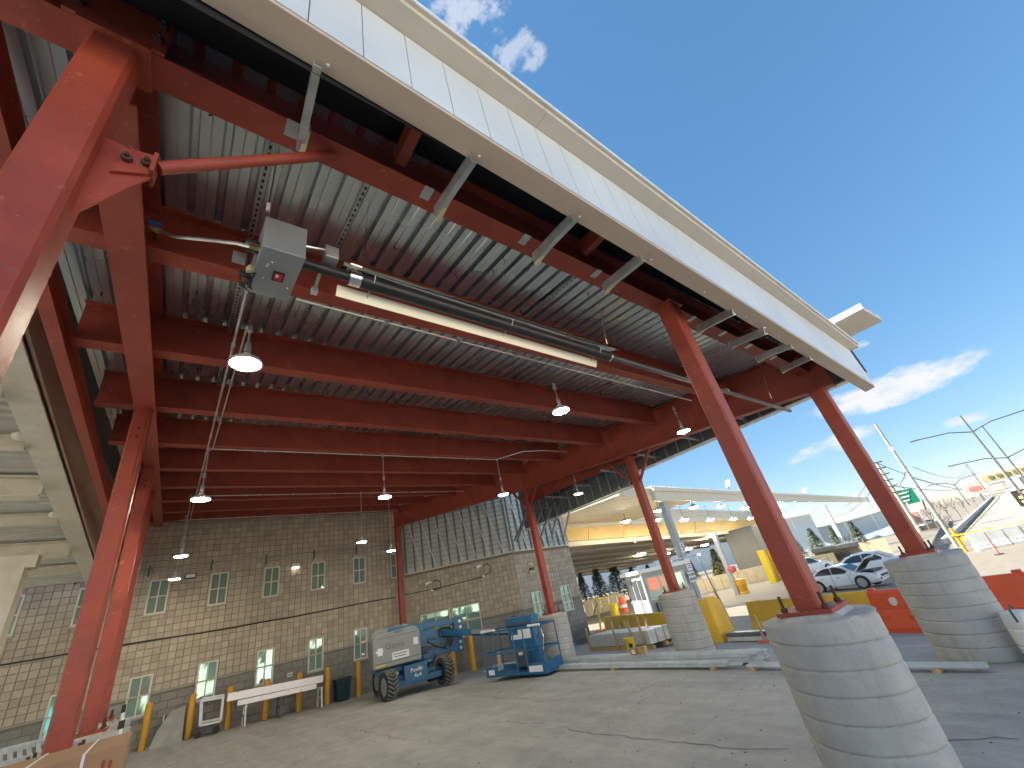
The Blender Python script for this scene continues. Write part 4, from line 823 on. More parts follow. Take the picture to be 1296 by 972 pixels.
# ------------------------------------------------------------------ things along the wall
p = q(433, 886, z=-.2); p = Vector((5.42, 18.55, G(5.42, 18.55))); t_ = thing('rubbish_bin', p, 'dark bin with a lid standing between two bollards', 'bin')
MB().add([(p.x + a * s, p.y + b * s2, p.z + z) for z, s, s2 in ((0, .2, .2), (.62, .26, .26)) for a, b in ((-1, -1), (1, -1), (1, 1), (-1, 1))], [(0, 1, 5, 4), (1, 2, 6, 5), (2, 3, 7, 6), (3, 0, 4, 7), (3, 2, 1, 0), (4, 5, 6, 7)]).build('bin_body', DGREEN, t_, bevel=.03)
MB().box(p + Vector((0, 0, .65)), (.58, .56, .06)).build('lid', DGREEN, t_, bevel=.02)
def cq(x, y, Y=18.1): return q(100 + x / 3.24, 740 + y / 3.24, y=Y)
for k, (a, b, th, lb) in enumerate((((608, 463), (997, 385), .20, 'upper and longer of two silver beams laid across the trestles'), ((650, 486), (970, 416), .13, 'lower and shorter silver beam on the trestles'))):
    A0, B0 = cq(*a, 18.05 - .12 * k), cq(*b, 18.05 - .12 * k); B0.z = B0.z; o = MB().prof(A0 - Vector((0, 0, th / 2)), B0 - Vector((0, 0, th / 2)), [(-.1, 0), (.1, 0), (.1, th), (.07, th), (.07, .02), (-.07, .02), (-.07, th), (-.1, th)]).build('silver_beam', M('bright_aluminium_%s' % ('a', 'b')[k], (.78, .74, .74), .35, metal=.35, var=.06)); tag(o, lb, 'metal beam')
for x, lb in ((2.35, 'grey trestle under the left end of the silver beams'), (4.55, 'grey trestle under the right end of the silver beams'), (3.3, 'dark folding trestle under the middle of the silver beams')):
    z = G(x, 18.1); t_ = thing('trestle', (x, 18.1, z), lb, 'trestle'); zt2 = cq(608, 500).z + (x - 2) * -.05 - .05
    mt = DGREY if x == 3.3 else STUD
    MB().bb((x - .03, 17.85, zt2 - .06), (x + .03, 18.35, zt2)).build('top_rail', mt, t_)
    for sy in (-1, 1): MB().bar((x, 18.1 + sy * .2, zt2), (x, 18.1 + sy * .3, z), .04, .04).build('leg', mt, t_)
    MB().bb((x - .015, 17.85, z + .25), (x + .015, 18.35, z + .29)).build('stretcher', mt, t_)
# empty metal frame cart
t_ = thing('frame_cart', (1.45, 18.1, G(1.45, 18.1)), 'open grey metal frame on small wheels between two bollards', 'cart'); z = G(1.45, 18.1)
fr = [cq(500, 478, 18), cq(590, 462, 18), cq(580, 560, 18), cq(495, 578, 18)]
for a, b in ((0, 1), (1, 2), (2, 3), (3, 0)): MB().bar(fr[a], fr[b], .05, .06, (0, 1, 0)).build('frame_rail', STUD, t_)
for a, b in ((0, 1), (1, 2), (2, 3), (3, 0)): MB().bar(fr[a] + Vector((.05, .4, .04)), fr[b] + Vector((.05, .4, .04)), .05, .06, (0, 1, 0)).build('frame_rail', STUD, t_)
MB().bb((1.12, 17.95, z + .12), (1.72, 18.4, z + .2)).build('cart_base', DGREY, t_)
for x in (1.2, 1.64): MB().lathe([(.09, -.03), (.09, .03)], (x, 17.95, z + .09), 14, Matrix.Rotation(math.pi / 2, 3, 'X')).build('wheel', RUB, t_)
# leaning slab
c4 = [cq(340, 655, 18.0), cq(435, 520, 18.5), cq(400, 530, 18.5), cq(378, 560, 18.4)]
a = q(206, 942, y=17.9); b = q(232, 903, y=18.75)
o = MB().poly([Vector((.12, 18.2, G(.1, 18.2))), Vector((.86, 18.2, G(.8, 18.2))), Vector((.86, 18.85, .86)), Vector((.52, 18.85, .80)), Vector((.25, 18.5, .42))], .05, (0, 1, -.9)).build('leaning_slab', M('grey_board', (.33, .33, .31), .8, var=.15)); tag(o, 'grey board with a cut corner leaning between two bollards', 'board')
for (a, b, lb, r_) in (((207.5, 905), (203, 938), 'slim grey tube leaning on the wall right of the leftmost bollard', .018), ((156, 900), (146, 972), 'white pole with black clamp leaning by the pale pedestals', .02)):
    Y = 18.7 if r_ < .02 else 9.5; A0, B0 = q(*a, y=Y + .1), q(*b, y=Y - .1); t_ = thing('leaning_pole', B0, lb, 'pole'); MB().tube([A0, B0], r_, 8).build('pole_shaft', HOSE if r_ < .02 else PAPER, t_)
    if r_ == .02: MB().box(A0.lerp(B0, .25), (.07, .07, .1)).build('clamp', BLACK, t_); MB().box(A0 + Vector((0, 0, .03)), (.05, .05, .1)).build('tip', BLACK, t_)
t_ = thing('wire_rack', (-.9, 18.6, 0), 'thin metal rack beside the leftmost bright window', 'rack')
for x in (-1.35, -.95): MB().bar((x, 18.7, -.1), (x + .1, 18.75, 1.0), .025, .025).build('upright', STUD, t_)
MB().bar((-1.25, 18.75, 1.0), (-.85, 18.75, 1.0), .025, .025, (0, 1, 0)).build('top_rail', STUD, t_)
# cartons at the bottom left
t_ = thing('carton_stack', (-.7, 4.0, .1), 'brown cardboard cartons with red print at the bottom left corner', 'cartons')
ztp = q(120, 949, y=4.0).z
for k in range(3): MB().bb((-1.9 + .02 * k, 3.85 + .01 * k, ztp - .28 * (k + 1) + .006), (-.075 - .02 * (k == 1), 4.7, ztp - .28 * k)).build('carton', CARD, t_, bevel=.006)
MB().bb((-1.9, 3.86, .02), (-.08, 4.68, ztp - .84)).build('pallet_base', WOOD, t_)
for x in (-.5, -.26): MB().bb((x, 3.843, ztp - .9), (x + .012, 4.72, ztp + .004)).build('white_strap', PAPER, t_)
for i, (x, z, w_, h_) in enumerate(((-.44, -.05, .1, .012), (-.44, -.075, .12, .01), (-.42, -.1, .07, .01), (-.17, -.05, .012, .05), (-.14, -.06, .012, .05), (-.19, -.11, .09, .01), (-.46, -.13, .05, .02))): MB().bb((x, 3.842, ztp + z - h_), (x + w_, 3.8475, ztp + z)).build('red_print', REDINK, t_)
# little ladder lying at the far left bottom
t_ = thing('ladder', (-2.6, 5, .6), 'grey ladder rungs at the far left behind the foreground column', 'ladder'); a0, a1 = q(0, 950, y=7.8), q(60, 937, y=8.0); b0_, b1_ = q(0, 968, y=7.4), q(60, 953, y=7.6)
MB().bar(a0 - Vector((1, 0, 0)), a1, .04, .06).build('side_rail', STUD, t_); MB().bar(b0_ - Vector((1, 0, 0)), b1_, .04, .06).build('side_rail', STUD, t_)
for k in range(6): f_ = k / 5; MB().bar(a0.lerp(a1, f_), b0_.lerp(b1_, f_), .03, .03).build('rung', STUD, t_)
# ------------------------------------------------------------------ blue boom lift
LC = Vector((6.68, 15.3, G(6.6, 14.8))); th = math.radians(-14); ux, uy = Vector((math.cos(th), math.sin(th), 0)), Vector((-math.sin(th), math.cos(th), 0)); UZ = Vector((0, 0, 1))
lift = thing('boom_lift', LC, 'blue and grey articulated boom lift with chevron tyres, folded, basket to the right', 'boom lift')
RL = Matrix((ux, uy, UZ)).transposed(); gz = LC.z
def L_(x, y, z): return Vector((LC.x, LC.y, gz)) + ux * x + uy * y + UZ * z
def lbox(a, b, name, m, par=lift, bev=.015): 
    c_ = L_((a[0] + b[0]) / 2, (a[1] + b[1]) / 2, (a[2] + b[2]) / 2); return MB().box(c_, [abs(b[i] - a[i]) for i in range(3)], RL).build(name, m, par, bevel=bev)
def lbar(a, b, w_, h_, name, m, par=lift, bev=.01): return MB().bar(L_(*a), L_(*b), w_, h_).build(name, m, par, bevel=bev)
def ltube(pts, r_, name, m, par=lift): return MB().tube([L_(*p) for p in pts], r_, 8).build(name, m, par, smooth='auto')
ch = lbox((-.95, -.42, .30), (.95, .42, .58), 'chassis', BLUE); lbox((-.78, -.72, .34), (.78, -.70, .56), 'side_plate', BLUE)
lbar((-.85, -.66, .38), (1.0, -.66, .38), .12, .2, 'side_rail', BLUE); lbox((-.38, -1.0, .34), (.34, -.66, .80), 'hydraulic_box', BLUE); lbox((-.45, .6, .35), (.5, .8, .6), 'tank_box', BLUE)
t_o = text('lettering', 'Power\n 4x4', .15, WHITEPL, lift, L_(.0, -1.012, .56), ux, UZ)
lbox((-.6, -.70, .6), (-.5, -.68, .68), 'label', PAPER)
for sx in (-.875, .875): lbar((-.8, sx, .36), (.8, sx, .36), .14, .16, 'axle', BLUE)
tread = MB(); lugs = MB()
tread.lathe([(.24, -.15), (.34, -.155), (.385, -.13), (.385, .13), (.34, .155), (.24, .15)], n=36); tread.f = tread.f[:-2]
for k in range(22):
    for s in (-1, 1):
        a = 2 * math.pi * (k + (.25 if s > 0 else 0)) / 22; rm = Matrix.Rotation(a, 3, 'Z'); c_ = rm @ Vector((.393, 0, s * .078)); lugs.box(c_, (.035, .032, .17), rm @ Matrix.Rotation(s * .62, 3, 'X'))
rotw = RL @ Matrix.Rotation(math.radians(16), 3, 'Z') @ Matrix.Rotation(math.pi / 2, 3, 'Y')
def wheel(x, y, fr):
    m_ = MB(); m_.v = [L_(x, y, .405) + rotw @ Matrix.Rotation(x + y, 3, 'Z') @ Vector(v) for v in tread.v]; m_.f = tread.f; wh = m_.build('wheel_tyre', RUB, lift); m_ = MB(); m_.v = [L_(x, y, .405) + rotw @ Matrix.Rotation(x + y, 3, 'Z') @ Vector(v) for v in lugs.v]; m_.f = lugs.f; lo_ = m_.build('tread_lugs', LUG, wh); lo_['kind'] = 'stuff'
    MB().lathe([(.245, -.13), (.22, -.09), (.1, -.08), (.09, -.13), (.0, -.13)] if x < 0 else [(.0, .13), (.09, .13), (.1, .08), (.22, .09), (.245, .13)], L_(x, y, .405), 24, rotw).build('rim', GREYP, wh, smooth='auto'); return wh
for x in (-.875, .875):
    for y in (-.95, .95): wheel(x, y, 0)
MB().lathe([(.4, .58), (.4, .72)], L_(-.1, 0, 0), 24).build('turntable_ring', DGREY, lift); lbox((-1.15, -.75, .70), (.55, .75, .80), 'turntable', BLUE)
# grey hoods: rounded shells
def hood(y0, y1, x0, x1, z0, z1, m):
    n_ = 9; prof_ = [(x0, z0), (x1, z0), (x1, z1 - .22)]
    for i in range(n_): a = math.pi / 2 * i / (n_ - 1); prof_.append((x1 - .22 + .22 * math.cos(a), z1 - .22 + .22 * math.sin(a)))
    for i in range(n_): a = math.pi / 2 + math.pi / 2 * i / (n_ - 1); prof_.append((x0 + .16 + .16 * math.cos(a), z1 - .16 + .16 * math.sin(a) - .05))
    k = len(prof_); v = [L_(a, y0 + .05 * (b > z1 - .2), b) for a, b in prof_] + [L_(a, y1, b) for a, b in prof_]
    return MB().add(v, [(i, (i + 1) % k, k + (i + 1) % k, k + i) for i in range(k)] + [tuple(range(k))[::-1], tuple(range(k, 2 * k))]).build('hood', m, lift, bevel=.02)
hd = hood(-.98, -.32, -1.28, .18, .88, 1.83, GREYP); hd2 = hood(.32, .98, -1.2, .15, .88, 1.95, GREYP)
for a, b in (((-1.28, -.992, 1.0), (.12, -.984, 1.015)), ((-1.1, -.992, 1.66), (.1, -.984, 1.672)), ((-.9, -.992, .88), (-.885, -.984, 1.01))): lbox(a, b, 'seam', DGREY, hd, 0)
text('lettering', '44X737', .085, INK, lift, L_(-.48, -.942, 1.76), ux, UZ); text('lettering', 'Genie', .25, M('faint_grey_letters', (.17, .175, .18), .5), lift, L_(-.62, -.99, 1.42), ux, UZ, .002)
lbox((-1.2, -.992, 1.30), (-.98, -.985, 1.36), 'decal', PAPER, hd, 0); lbox((-1.15, -.993, 1.22), (-1.0, -.986, 1.42), 'decal', PAPER, hd, 0)
lbox((-.72, -.993, 1.03), (-.2, -.985, 1.23), 'rental_label', PAPER, hd, 0)
for k, (a, b) in enumerate(((-.69, -.28), (-.66, -.3))): lbox((a, -.996, 1.16 - .07 * k), (b, -.994, 1.185 - .07 * k), 'label_print', M('grey_ink', (.12, .13, .16), .6) if k == 0 else bpy.data.materials['grey_ink'], hd, 0)
lbox((.25, -.45, .95), (.5, -.3, 1.15), 'hydraulic_valve', DGREY); ltube([(.3, -.4, .9), (.5, -.5, .6), (.4, -.6, .55)], .02, 'hydraulic_hose', BLACK); lbox((-1.2, -.994, .93), (-.9, -.986, .97), 'warning_stripe', YELB, hd, 0); lbox((-.05, -.994, 1.3), (.1, -.986, 1.5), 'decal', PAPER, hd, 0); lbox((.05, -1.006, .62), (.12, -1.0, .7), 'decal', YELB, lift, 0)
# tower and folded booms
lbox((.10, -.25, .80), (.55, .25, 1.62), 'riser_tower', BLUE); lbox((.2, -.32, .72), (.72, -.2, .98), 'valve_panel', BLUE)
def bp_(x, y, yo=-.12): 
    p_ = qp(440 + x / 4.985, 760 + y / 4.985, L_(0, yo, 0), uy); d_ = p_ - L_(0, 0, 0); return (d_.dot(ux), yo, p_.z - gz)
lbar(bp_(255, 190), bp_(690, 128), .16, .17, 'upper_boom', BLUE); lbar(bp_(420, 212), bp_(720, 208), .2, .26, 'main_boom', BLUE); lbar(bp_(440, 345), bp_(725, 278), .18, .2, 'lower_riser', BLUE); lbar(bp_(430, 265), bp_(640, 255), .1, .12, 'lift_link', BLUE)
a, b, c_, d_ = bp_(668, 108, -.24), bp_(722, 105, -.24), bp_(727, 190, -.24), bp_(675, 195, -.24)
MB().poly([L_(*a), L_(*b), L_(*c_), L_(*d_)], .26, uy).build('knuckle_plate', BLUE, lift, bevel=.02)
a, b, c_, d_ = bp_(655, 240, -.24), bp_(732, 235, -.24), bp_(735, 312, -.24), bp_(650, 325, -.24)
MB().poly([L_(*a), L_(*b), L_(*c_), L_(*d_)], .26, uy).build('knuckle_plate', BLUE, lift, bevel=.02)
for (x, y) in ((705, 130), (710, 165), (712, 258), (715, 295)): p_ = bp_(x, y, -.27); MB().lathe([(.05, -.03), (.05, .03)], L_(*p_), 12, RL @ Matrix.Rotation(math.pi / 2, 3, 'X')).build('pivot_pin', STEEL, lift)
for pts, r_ in (([(575, 200), (590, 175), (640, 172), (690, 200)], .03), ([(640, 180), (655, 150), (672, 140)], .02), ([(620, 215), (640, 250), (615, 290), (625, 305)], .028), ([(650, 215), (662, 255), (640, 290)], .02), ([(500, 258), (560, 290), (610, 300)], .018), ([(600, 195), (575, 190), (580, 225), (650, 235)], .02)):
    ltube([bp_(x, y, -.3) for x, y in pts], r_, 'hydraulic_hose', BLACK)
# basket
FB = Vector((7.50, 12.0, -.08)); FE = Vector((8.03, 9.95, -.12)); bu = (FE - FB).normalized(); bl = (FE - FB).length; bn = Vector((bu.y * -1, bu.x, 0)); bn = Vector((.968, .25, 0))
jb0 = L_(*bp_(640, 190, -.3)); jb1 = FB + bn * .95 + bu * .55 + UZ * .98
MB().bar(L_(*bp_(600, 205, -.2)), L_(*bp_(650, 205, -.2)).lerp(jb1, .35), .15, .18).build('fly_boom', BLUE, lift, bevel=.01)
MB().bar(L_(*bp_(650, 200, -.2)), jb1, .1, .12).build('jib', STEEL, lift); MB().bar(L_(*bp_(690, 215, -.2)), jb1 - UZ * .1, .06, .06).build('jib_cylinder', BLUE, lift)
MB().lathe([(.0, .2), (.1, .19), (.19, .12), (.23, 0), (.2, -.2), (.12, -.25)], jb1 + UZ * .12, 16).build('basket_rotator', BLUE, lift, smooth='auto'); MB().bar(jb1, jb1 - UZ * .8, .12, .16).build('basket_mast', BLUE, lift)
pts = [jb1 + bu * -.35 + UZ * .0, jb1 + bu * -.3 + UZ * .28, jb1 + UZ * .38, jb1 + bu * .2 + UZ * .25]; MB().tube(pts, .02, 8).build('hydraulic_hose', BLACK, lift, smooth=True)
def B_(u, v, z): return FB + bu * u + bn * v + UZ * z
fl = MB(); RB = Matrix((bu, bn, UZ)).transposed(); W_ = .78
def bbox(a, b, name, m, par=lift, bev=.008): return MB().box(B_((a[0] + b[0]) / 2, (a[1] + b[1]) / 2, (a[2] + b[2]) / 2), [abs(b[i] - a[i]) for i in range(3)], RB).build(name, m, par, bevel=bev)
bbox((0, 0, 0), (bl, W_, .06), 'basket_floor', BLUE); bbox((0, -.02, 0), (.42, .02, .24), 'kick_plate', BLUE); bbox((bl - .62, -.02, 0), (bl, .02, .26), 'kick_plate', BLUE); bbox((bl - .02, 0, 0), (bl + .02, W_, .28), 'kick_plate', BLUE); bbox((0, W_ - .02, 0), (bl, W_ + .02, .16), 'kick_plate', BLUE)
for z in (.55, 1.1):
    for v in (0, W_): MB().tube([B_(0, v, z), B_(bl, v, z)], .022, 8).build('rail', BLUE, lift)
    for u in (0, bl): MB().tube([B_(u, 0, z), B_(u, W_, z)], .022, 8).build('rail', BLUE, lift)
for u in (0, .38, bl * .5 + .1, bl * .72, bl): MB().tube([B_(u, 0, 0), B_(u, 0, 1.1)], .02, 8).build('upright', BLUE, lift)
for u in (0, bl * .5, bl): MB().tube([B_(u, W_, 0), B_(u, W_, 1.1)], .02, 8).build('upright', BLUE, lift)
MB().tube([B_(0, -.02, 1.13), B_(.55, -.02, 1.14)], .032, 8).build('padded_rail', PAPER, lift); MB().tube([B_(bl - .35, -.02, 1.12), B_(bl + .05, -.02, 1.12)], .03, 8).build('padded_rail', PAPER, lift)
bbox((.62, W_ - .3, .55), (1.55, W_ - .02, 1.12), 'control_console', BLUE); bbox((.60, W_ - .36, 1.12), (1.6, W_, 1.34), 'control_cover', BLUE); bbox((.66, W_ - .38, 1.14), (1.54, W_ - .36, 1.2), 'switch_strip', DGREY)
bbox((.75, W_ - .33, .1), (1.65, W_ - .1, .6), 'lower_panel', BLUE); bbox((.95, W_ - .5, .15), (1.3, W_ - .33, .58), 'tool_box', DGREY); bbox((1.05, W_ - .52, .42), (1.2, W_ - .5, .52), 'label', PAPER)
bbox((.72, W_ - .325, .78), (1.1, W_ - .30, .90), 'label', PAPER); bbox((1.0, W_ - .33, .78), (1.45, W_ - .305, 1.02), 'label', PAPER); bbox((.1, -.03, .06), (.32, -.022, .18), 'label', PAPER); bbox((bl - .55, -.03, .06), (bl - .1, -.022, .2), 'label', PAPER)
MB().lathe([(.05, 0), (.06, .18), (.03, .3)], B_(.45, .1, .28), 10).build('hanging_glove', WOOD, lift)
MB().tube([B_(bl, .1, 1.0), B_(bl + .1, .0, .8), B_(bl, .0, .5)], .015, 6).build('safety_chain', STEEL, lift)
# ------------------------------------------------------------------ piles of steel studs on the slab
CPROF = [(-.045, 0), (.045, 0), (.045, .036), (.038, .036), (.038, .006), (-.038, .006), (-.038, .036), (-.045, .036)]
def stud_pile(lab, x0, nx_, layers, y0, y1, jit=.25, w_=.095):
    t_ = thing('stud_pile', (x0, (y0 + y1) / 2, G(x0, (y0 + y1) / 2)), lab, 'metal studs')
    for l in range(layers):
        for i in range(nx_ - l // 2):
            a, b = y0 + random.uniform(0, jit), y1 - random.uniform(0, jit); x = x0 + i * w_ + (.02 * l); za, zbb = G(x, a) + .06 + l * .04, G(x, b) + .06 + l * .04; n_ = max(1, int((b - a) / 3.4))
            for k in range(n_):
                ya, yb_ = a + (b - a) * k / n_, a + (b - a) * (k + 1) / n_ - .01; MB().prof((x, ya, G(x, ya) + .06 + l * .04), (x, yb_, G(x, yb_) + .06 + l * .04), CPROF).build('stud', STUD, t_)
    y = y0 + .5
    while y < y1: MB().bb((x0 - .08, y, G(x0, y)), (x0 + nx_ * w_, y + .09, G(x0, y) + .058)).build('wood_sleeper', WOOD, t_); y += 2.6
    return t_
stud_pile('wide pile of galvanised studs lying on the slab in front of the round pedestals', 8.98, 5, 4, 4.7, 14.2)
stud_pile('long narrow row of studs lying nearest the camera in front of the wide pile', 8.60, 2, 2, 5.0, 14.0, .5)
stud_pile('pair of studs running out past the nearest pedestal to the right', 8.60, 2, 1, 1.62, 4.9, .05)
bx = gp(852, 848); bx = Vector((9.0, 7.6, G(9, 7.6) + .22)); t_ = thing('box_of_shims', bx, 'small brown box of pale timber shims sitting on the stud pile', 'box')
MB().box(bx + Vector((0, .12, .07)), (.12, .2, .14)).build('carton', CARD, t_); MB().box(bx + Vector((-.064, .12, .07)), (.006, .1, .09)).build('label', PAPER, t_)
for k in range(4): MB().box(bx + Vector((0, -.06 - .05 * k, .075 + .01 * (k % 2))), (.12, .035, .15)).build('shim', WOOD, t_)
# pallet of studs with upright timbers
pA, pB = gp(748, 824), gp(828, 822); dv = (pB - pA).normalized(); dn = Vector((dv.y, -dv.x, 0)); dn = -dn if dn.x < 0 else dn; LL = (pB - pA).length
t_ = thing('stud_pallet', pA.lerp(pB, .5), 'bundle of grey studs on a timber pallet with upright pale stakes', 'pallet of studs')
RP = Matrix((dv, dn, UZ)).transposed()
def pb_(u0, u1, v0, v1, z0, z1, nm, m): return MB().box(pA + dv * (u0 + u1) / 2 + dn * (v0 + v1) / 2 + UZ * (z0 + z1) / 2, (u1 - u0, v1 - v0, z1 - z0), RP).build(nm, m, t_)
for v in (0, .5, 1.0): pb_(0, LL, v, v + .09, 0, .1, 'bearer', WOOD)
for k in range(7): pb_(k * LL / 7, k * LL / 7 + .14, 0, 1.1, .1, .125, 'deck_board', WOOD)
for l in range(5):
    for i in range(3): pb_(.05, LL - .15 * l * 0 - .1, .02 + i * .3, .29 + i * .3, .13 + l * .072, .2 + l * .072, 'stud', STUD)
for k, (u, h_) in enumerate(((.05, .75), (LL * .28, .72), (LL * .5, .85), (LL * .62, .7), (LL * .9, .9), (LL * .18, .6), (LL * .75, .8))): pb_(u + .6 * 0, u + .06, -.06 if k % 2 == 0 else 1.0, -.01 if k % 2 == 0 else 1.06, .0, h_, 'stake', WOOD)
# loose brackets beyond the pallet
t_ = thing('bracket_bundle', gp(845, 806), 'dark tangle of metal brackets at the right end of the stud pallet', 'brackets'); c_ = gp(843, 810)
for k in range(9): a = c_ + Vector((random.uniform(-.5, .5), random.uniform(-.5, .4), .06 + .05 * (k % 3))); MB().bar(a, a + Vector((random.uniform(-.8, .8), random.uniform(-.6, .6), .08)), .08, .05).build('bracket', STUD if k % 2 else DSTUD, t_)
# bucket
b_ = gp(801, 826); t_ = thing('bucket', b_, 'yellow plastic bucket with dark print in front of the stud pallet', 'bucket')
MB().lathe([(.13, 0), (.155, .36), (.165, .365), (.165, .385), (.155, .385), (.13, .06), (0, .06)], b_, 24).build('bucket_body', YELB, t_, smooth='auto'); MB().tube([b_ + Vector((-.16, 0, .36)), b_ + Vector((-.17, -.1, .28)), b_ + Vector((-.1, -.18, .22))], .006, 6).build('handle', BLACK, t_)
MB().box(b_ + Vector((-.115, -.10, .2)), (.006, .1, .1), Matrix.Rotation(math.radians(40), 3, 'Z')).build('print', INK, t_)
# second bundle by the right
c_ = gp(957, 812); d_ = Vector((-.15, -1, 0)).normalized(); t_ = thing('stud_bundle', c_, 'dark bundle of studs with an orange clamp left of the nearest pedestal', 'metal studs')
for k in range(6): o_ = Vector((.11 * (k % 3), 0, .08 + .1 * (k // 3))); MB().bar(c_ - d_ * .8 + o_, c_ + d_ * 1.3 + o_, .1, .09).build('stud', DSTUD if k % 2 else STUD, t_)
MB().bar(c_ + d_ * .3 + Vector((-.08, 0, 0)), c_ + d_ * .3 + Vector((-.08, 0, .6)), .05, .05).build('stake', WOOD, t_); MB().box(c_ + d_ * .35 + Vector((-.3, 0, .03)), (.12, .25, .06)).build('orange_clamp', ORANGE, t_)
# ------------------------------------------------------------------ barriers
def jersey(a, b, lab, m, h=.82, wb=.6, grp=None):
    a, b = Vector(a), Vector(b); t_ = thing('concrete_barrier', a.lerp(b, .5), lab, 'barrier', grp)
    pr = [(-wb / 2, 0), (wb / 2, 0), (wb / 2, .08), (wb * .27, .3), (wb * .13, h), (-wb * .13, h), (-wb * .27, .3), (-wb / 2, .08)]
    a.z -= .03; b.z -= .03; MB().prof(a, b, pr).build('barrier_body', m, t_, bevel=.02); 
    return t_
a, b = gp(772, 806), gp(858, 812); YC = M('yellow_painted_concrete', (.85, .50, .05), .7, var=.12, scale=2, dirt=.45, bump=.2)
jersey(a, b, 'yellow concrete barrier behind the pallet of studs', YC, .9)
a, b = gp(960, 797), gp(1042, 797); jersey(a, b, 'yellow concrete barrier left of the nearest red column', YC, .88)
a, b = gp(1044, 797), gp(1124, 794); jersey(a, b, 'yellow concrete barrier between the two big right pedestals', YC, .88)
e_ = gp(904, 812); t_ = thing('end_block', e_, 'tall yellow concrete end block with a strap, at the foot of the grey post', 'concrete block')
m_ = MB(); 
for s_, z in ((.40, -.05), (.40, .3), (.34, 1.0), (.26, 1.12)): m_.v += [(e_.x + sx * s_ * 1.0, e_.y + sy * (s_ + .12), e_.z + z) for sx, sy in ((-1, -1), (1, -1), (1, 1), (-1, 1))]
m_.f = [(4 * j + i, 4 * j + (i + 1) % 4, 4 * j + 4 + (i + 1) % 4, 4 * j + 4 + i) for j in range(3) for i in range(4)] + [(12, 13, 14, 15)]; m_.build('block_body', YC, t_, bevel=.02)
MB().bar((e_.x - .42, e_.y - .1, e_.z), (e_.x - .33, e_.y - .05, e_.z + 1.15), .05, .02, (0, 1, 0)).build('ratchet_strap', YELB, t_)
def water_barrier(a, b, lab, m, h=1.0, cat='barrier', grp=None, name='plastic_barrier', hole=True):
    a, b = Vector(a), Vector(b); t_ = thing(name, a.lerp(b, .5), lab, cat, grp); L = (b - a).length; d = (b - a).normalized(); n_ = Vector((-d.y, d.x, 0)); 
    pr = [(-.28, 0), (.28, 0), (.28, .12), (.17, .42), (.15, .46), (.09, h - .05), (.06, h), (-.06, h), (-.09, h - .05), (-.15, .46), (-.17, .42), (-.28, .12)]
    body = MB().prof(a + d * .02, b - d * .02, pr).build('barrier_body', m, t_, bevel=.015)
    k = int(L / .45)
    for i in range(k):
        c_ = a + d * (.3 + i * (L - .6) / max(1, k - 1)); 
        for s in (-1, 1): MB().box(c_ + n_ * s * .2 + UZ * .26, (.16, .06, .2), Matrix((d, n_, UZ)).transposed()).build('moulded_rib', m, t_)
    MB().box(a + d * .1 + UZ * (h + .02), (.14, .14, .06)).build('end_lug', m, t_); MB().box(b - d * .1 + UZ * (h + .02), (.14, .14, .06)).build('end_lug', m, t_)
    if hole: MB().lathe([(.085, -.16), (.085, .16)], a.lerp(b, .5) + UZ * .62, 18, (n_).to_track_quat('Z', 'Y').to_matrix()).build('fork_hole', PAPER, t_)
    return t_
a, b = gp(1126, 799), gp(1196, 799); water_barrier(a, b, 'orange plastic barrier partly hidden behind the stout right pedestal', ORANGE, .86)
a2, b2 = gp(1203, 798), gp(1345, 790); water_barrier(a2, b2, 'orange plastic barrier at the right edge beside the white cooler', ORANGE, .9)
c_ = gp(1326, 838); t_ = thing('water_cooler', c_, 'white barrel cooler with a dark handle at the right edge', 'cooler')
h_ = .62
MB().lathe([(.16, 0), (.17, .05), (.175, h_ * .3), (.16, h_ * .33), (.175, h_ * .36), (.17, h_ * .62), (.155, h_ * .65), (.165, h_ * .7), (.15, h_ * .95), (.0, h_)], c_, 24).build('cooler_body', WHITEPL, t_, smooth='auto')
MB().tube([c_ + Vector((-.17, 0, h_ * .8)), c_ + Vector((-.2, 0, h_ + .02)), c_ + Vector((.1, 0, h_ + .04)), c_ + Vector((.18, 0, h_ * .8))], .012, 8).build('handle', DGREY, t_); MB().lathe([(.18, 0), (.18, .03)], c_ + UZ * (h_ * .12), 24).build('green_band', GREEN, t_)
# ------------------------------------------------------------------ inspection canopy across the yard
dE = ray(1228, 648).normalized(); dH = Vector((dE.x, dE.y, 0)).normalized(); eN = Vector((-dH.y, dH.x, 0))      # eN points away from us
P0 = q(838, 634, z=5.75); 
def ep(px, py, off=0): return qp(px, py, P0 + eN * off, eN)
ic = thing('inspection_canopy', (P0.x, P0.y, G(P0.x, P0.y)), 'long cream edged canopy on grey posts over the inspection lanes across the yard', 'canopy')
A0, A1, A2, A3 = ep(826, 619), ep(1099, 631), ep(1099, 639), ep(826, 633)
kz = (A1.z - A0.z) / (A1 - A0).xy.length
EL = (A1 - A0).xy.length
def along(s, z=0, off=0): 
    p = Vector((A0.x, A0.y, 0)) + dH * s + eN * off; return Vector((p.x, p.y, A0.z + kz * s + z))
hb = A0.z - A3.z
MB().add([along(0), along(EL), along(EL, -hb), along(0, -hb), along(0, 0, .3), along(EL, 0, .3), along(EL, -hb, .3), along(0, -hb, .3)], [(3, 2, 1, 0), (4, 5, 6, 7), (0, 1, 5, 4), (2, 3, 7, 6), (1, 2, 6, 5), (0, 4, 7, 3)]).build('eave_beam', CREAM, ic)
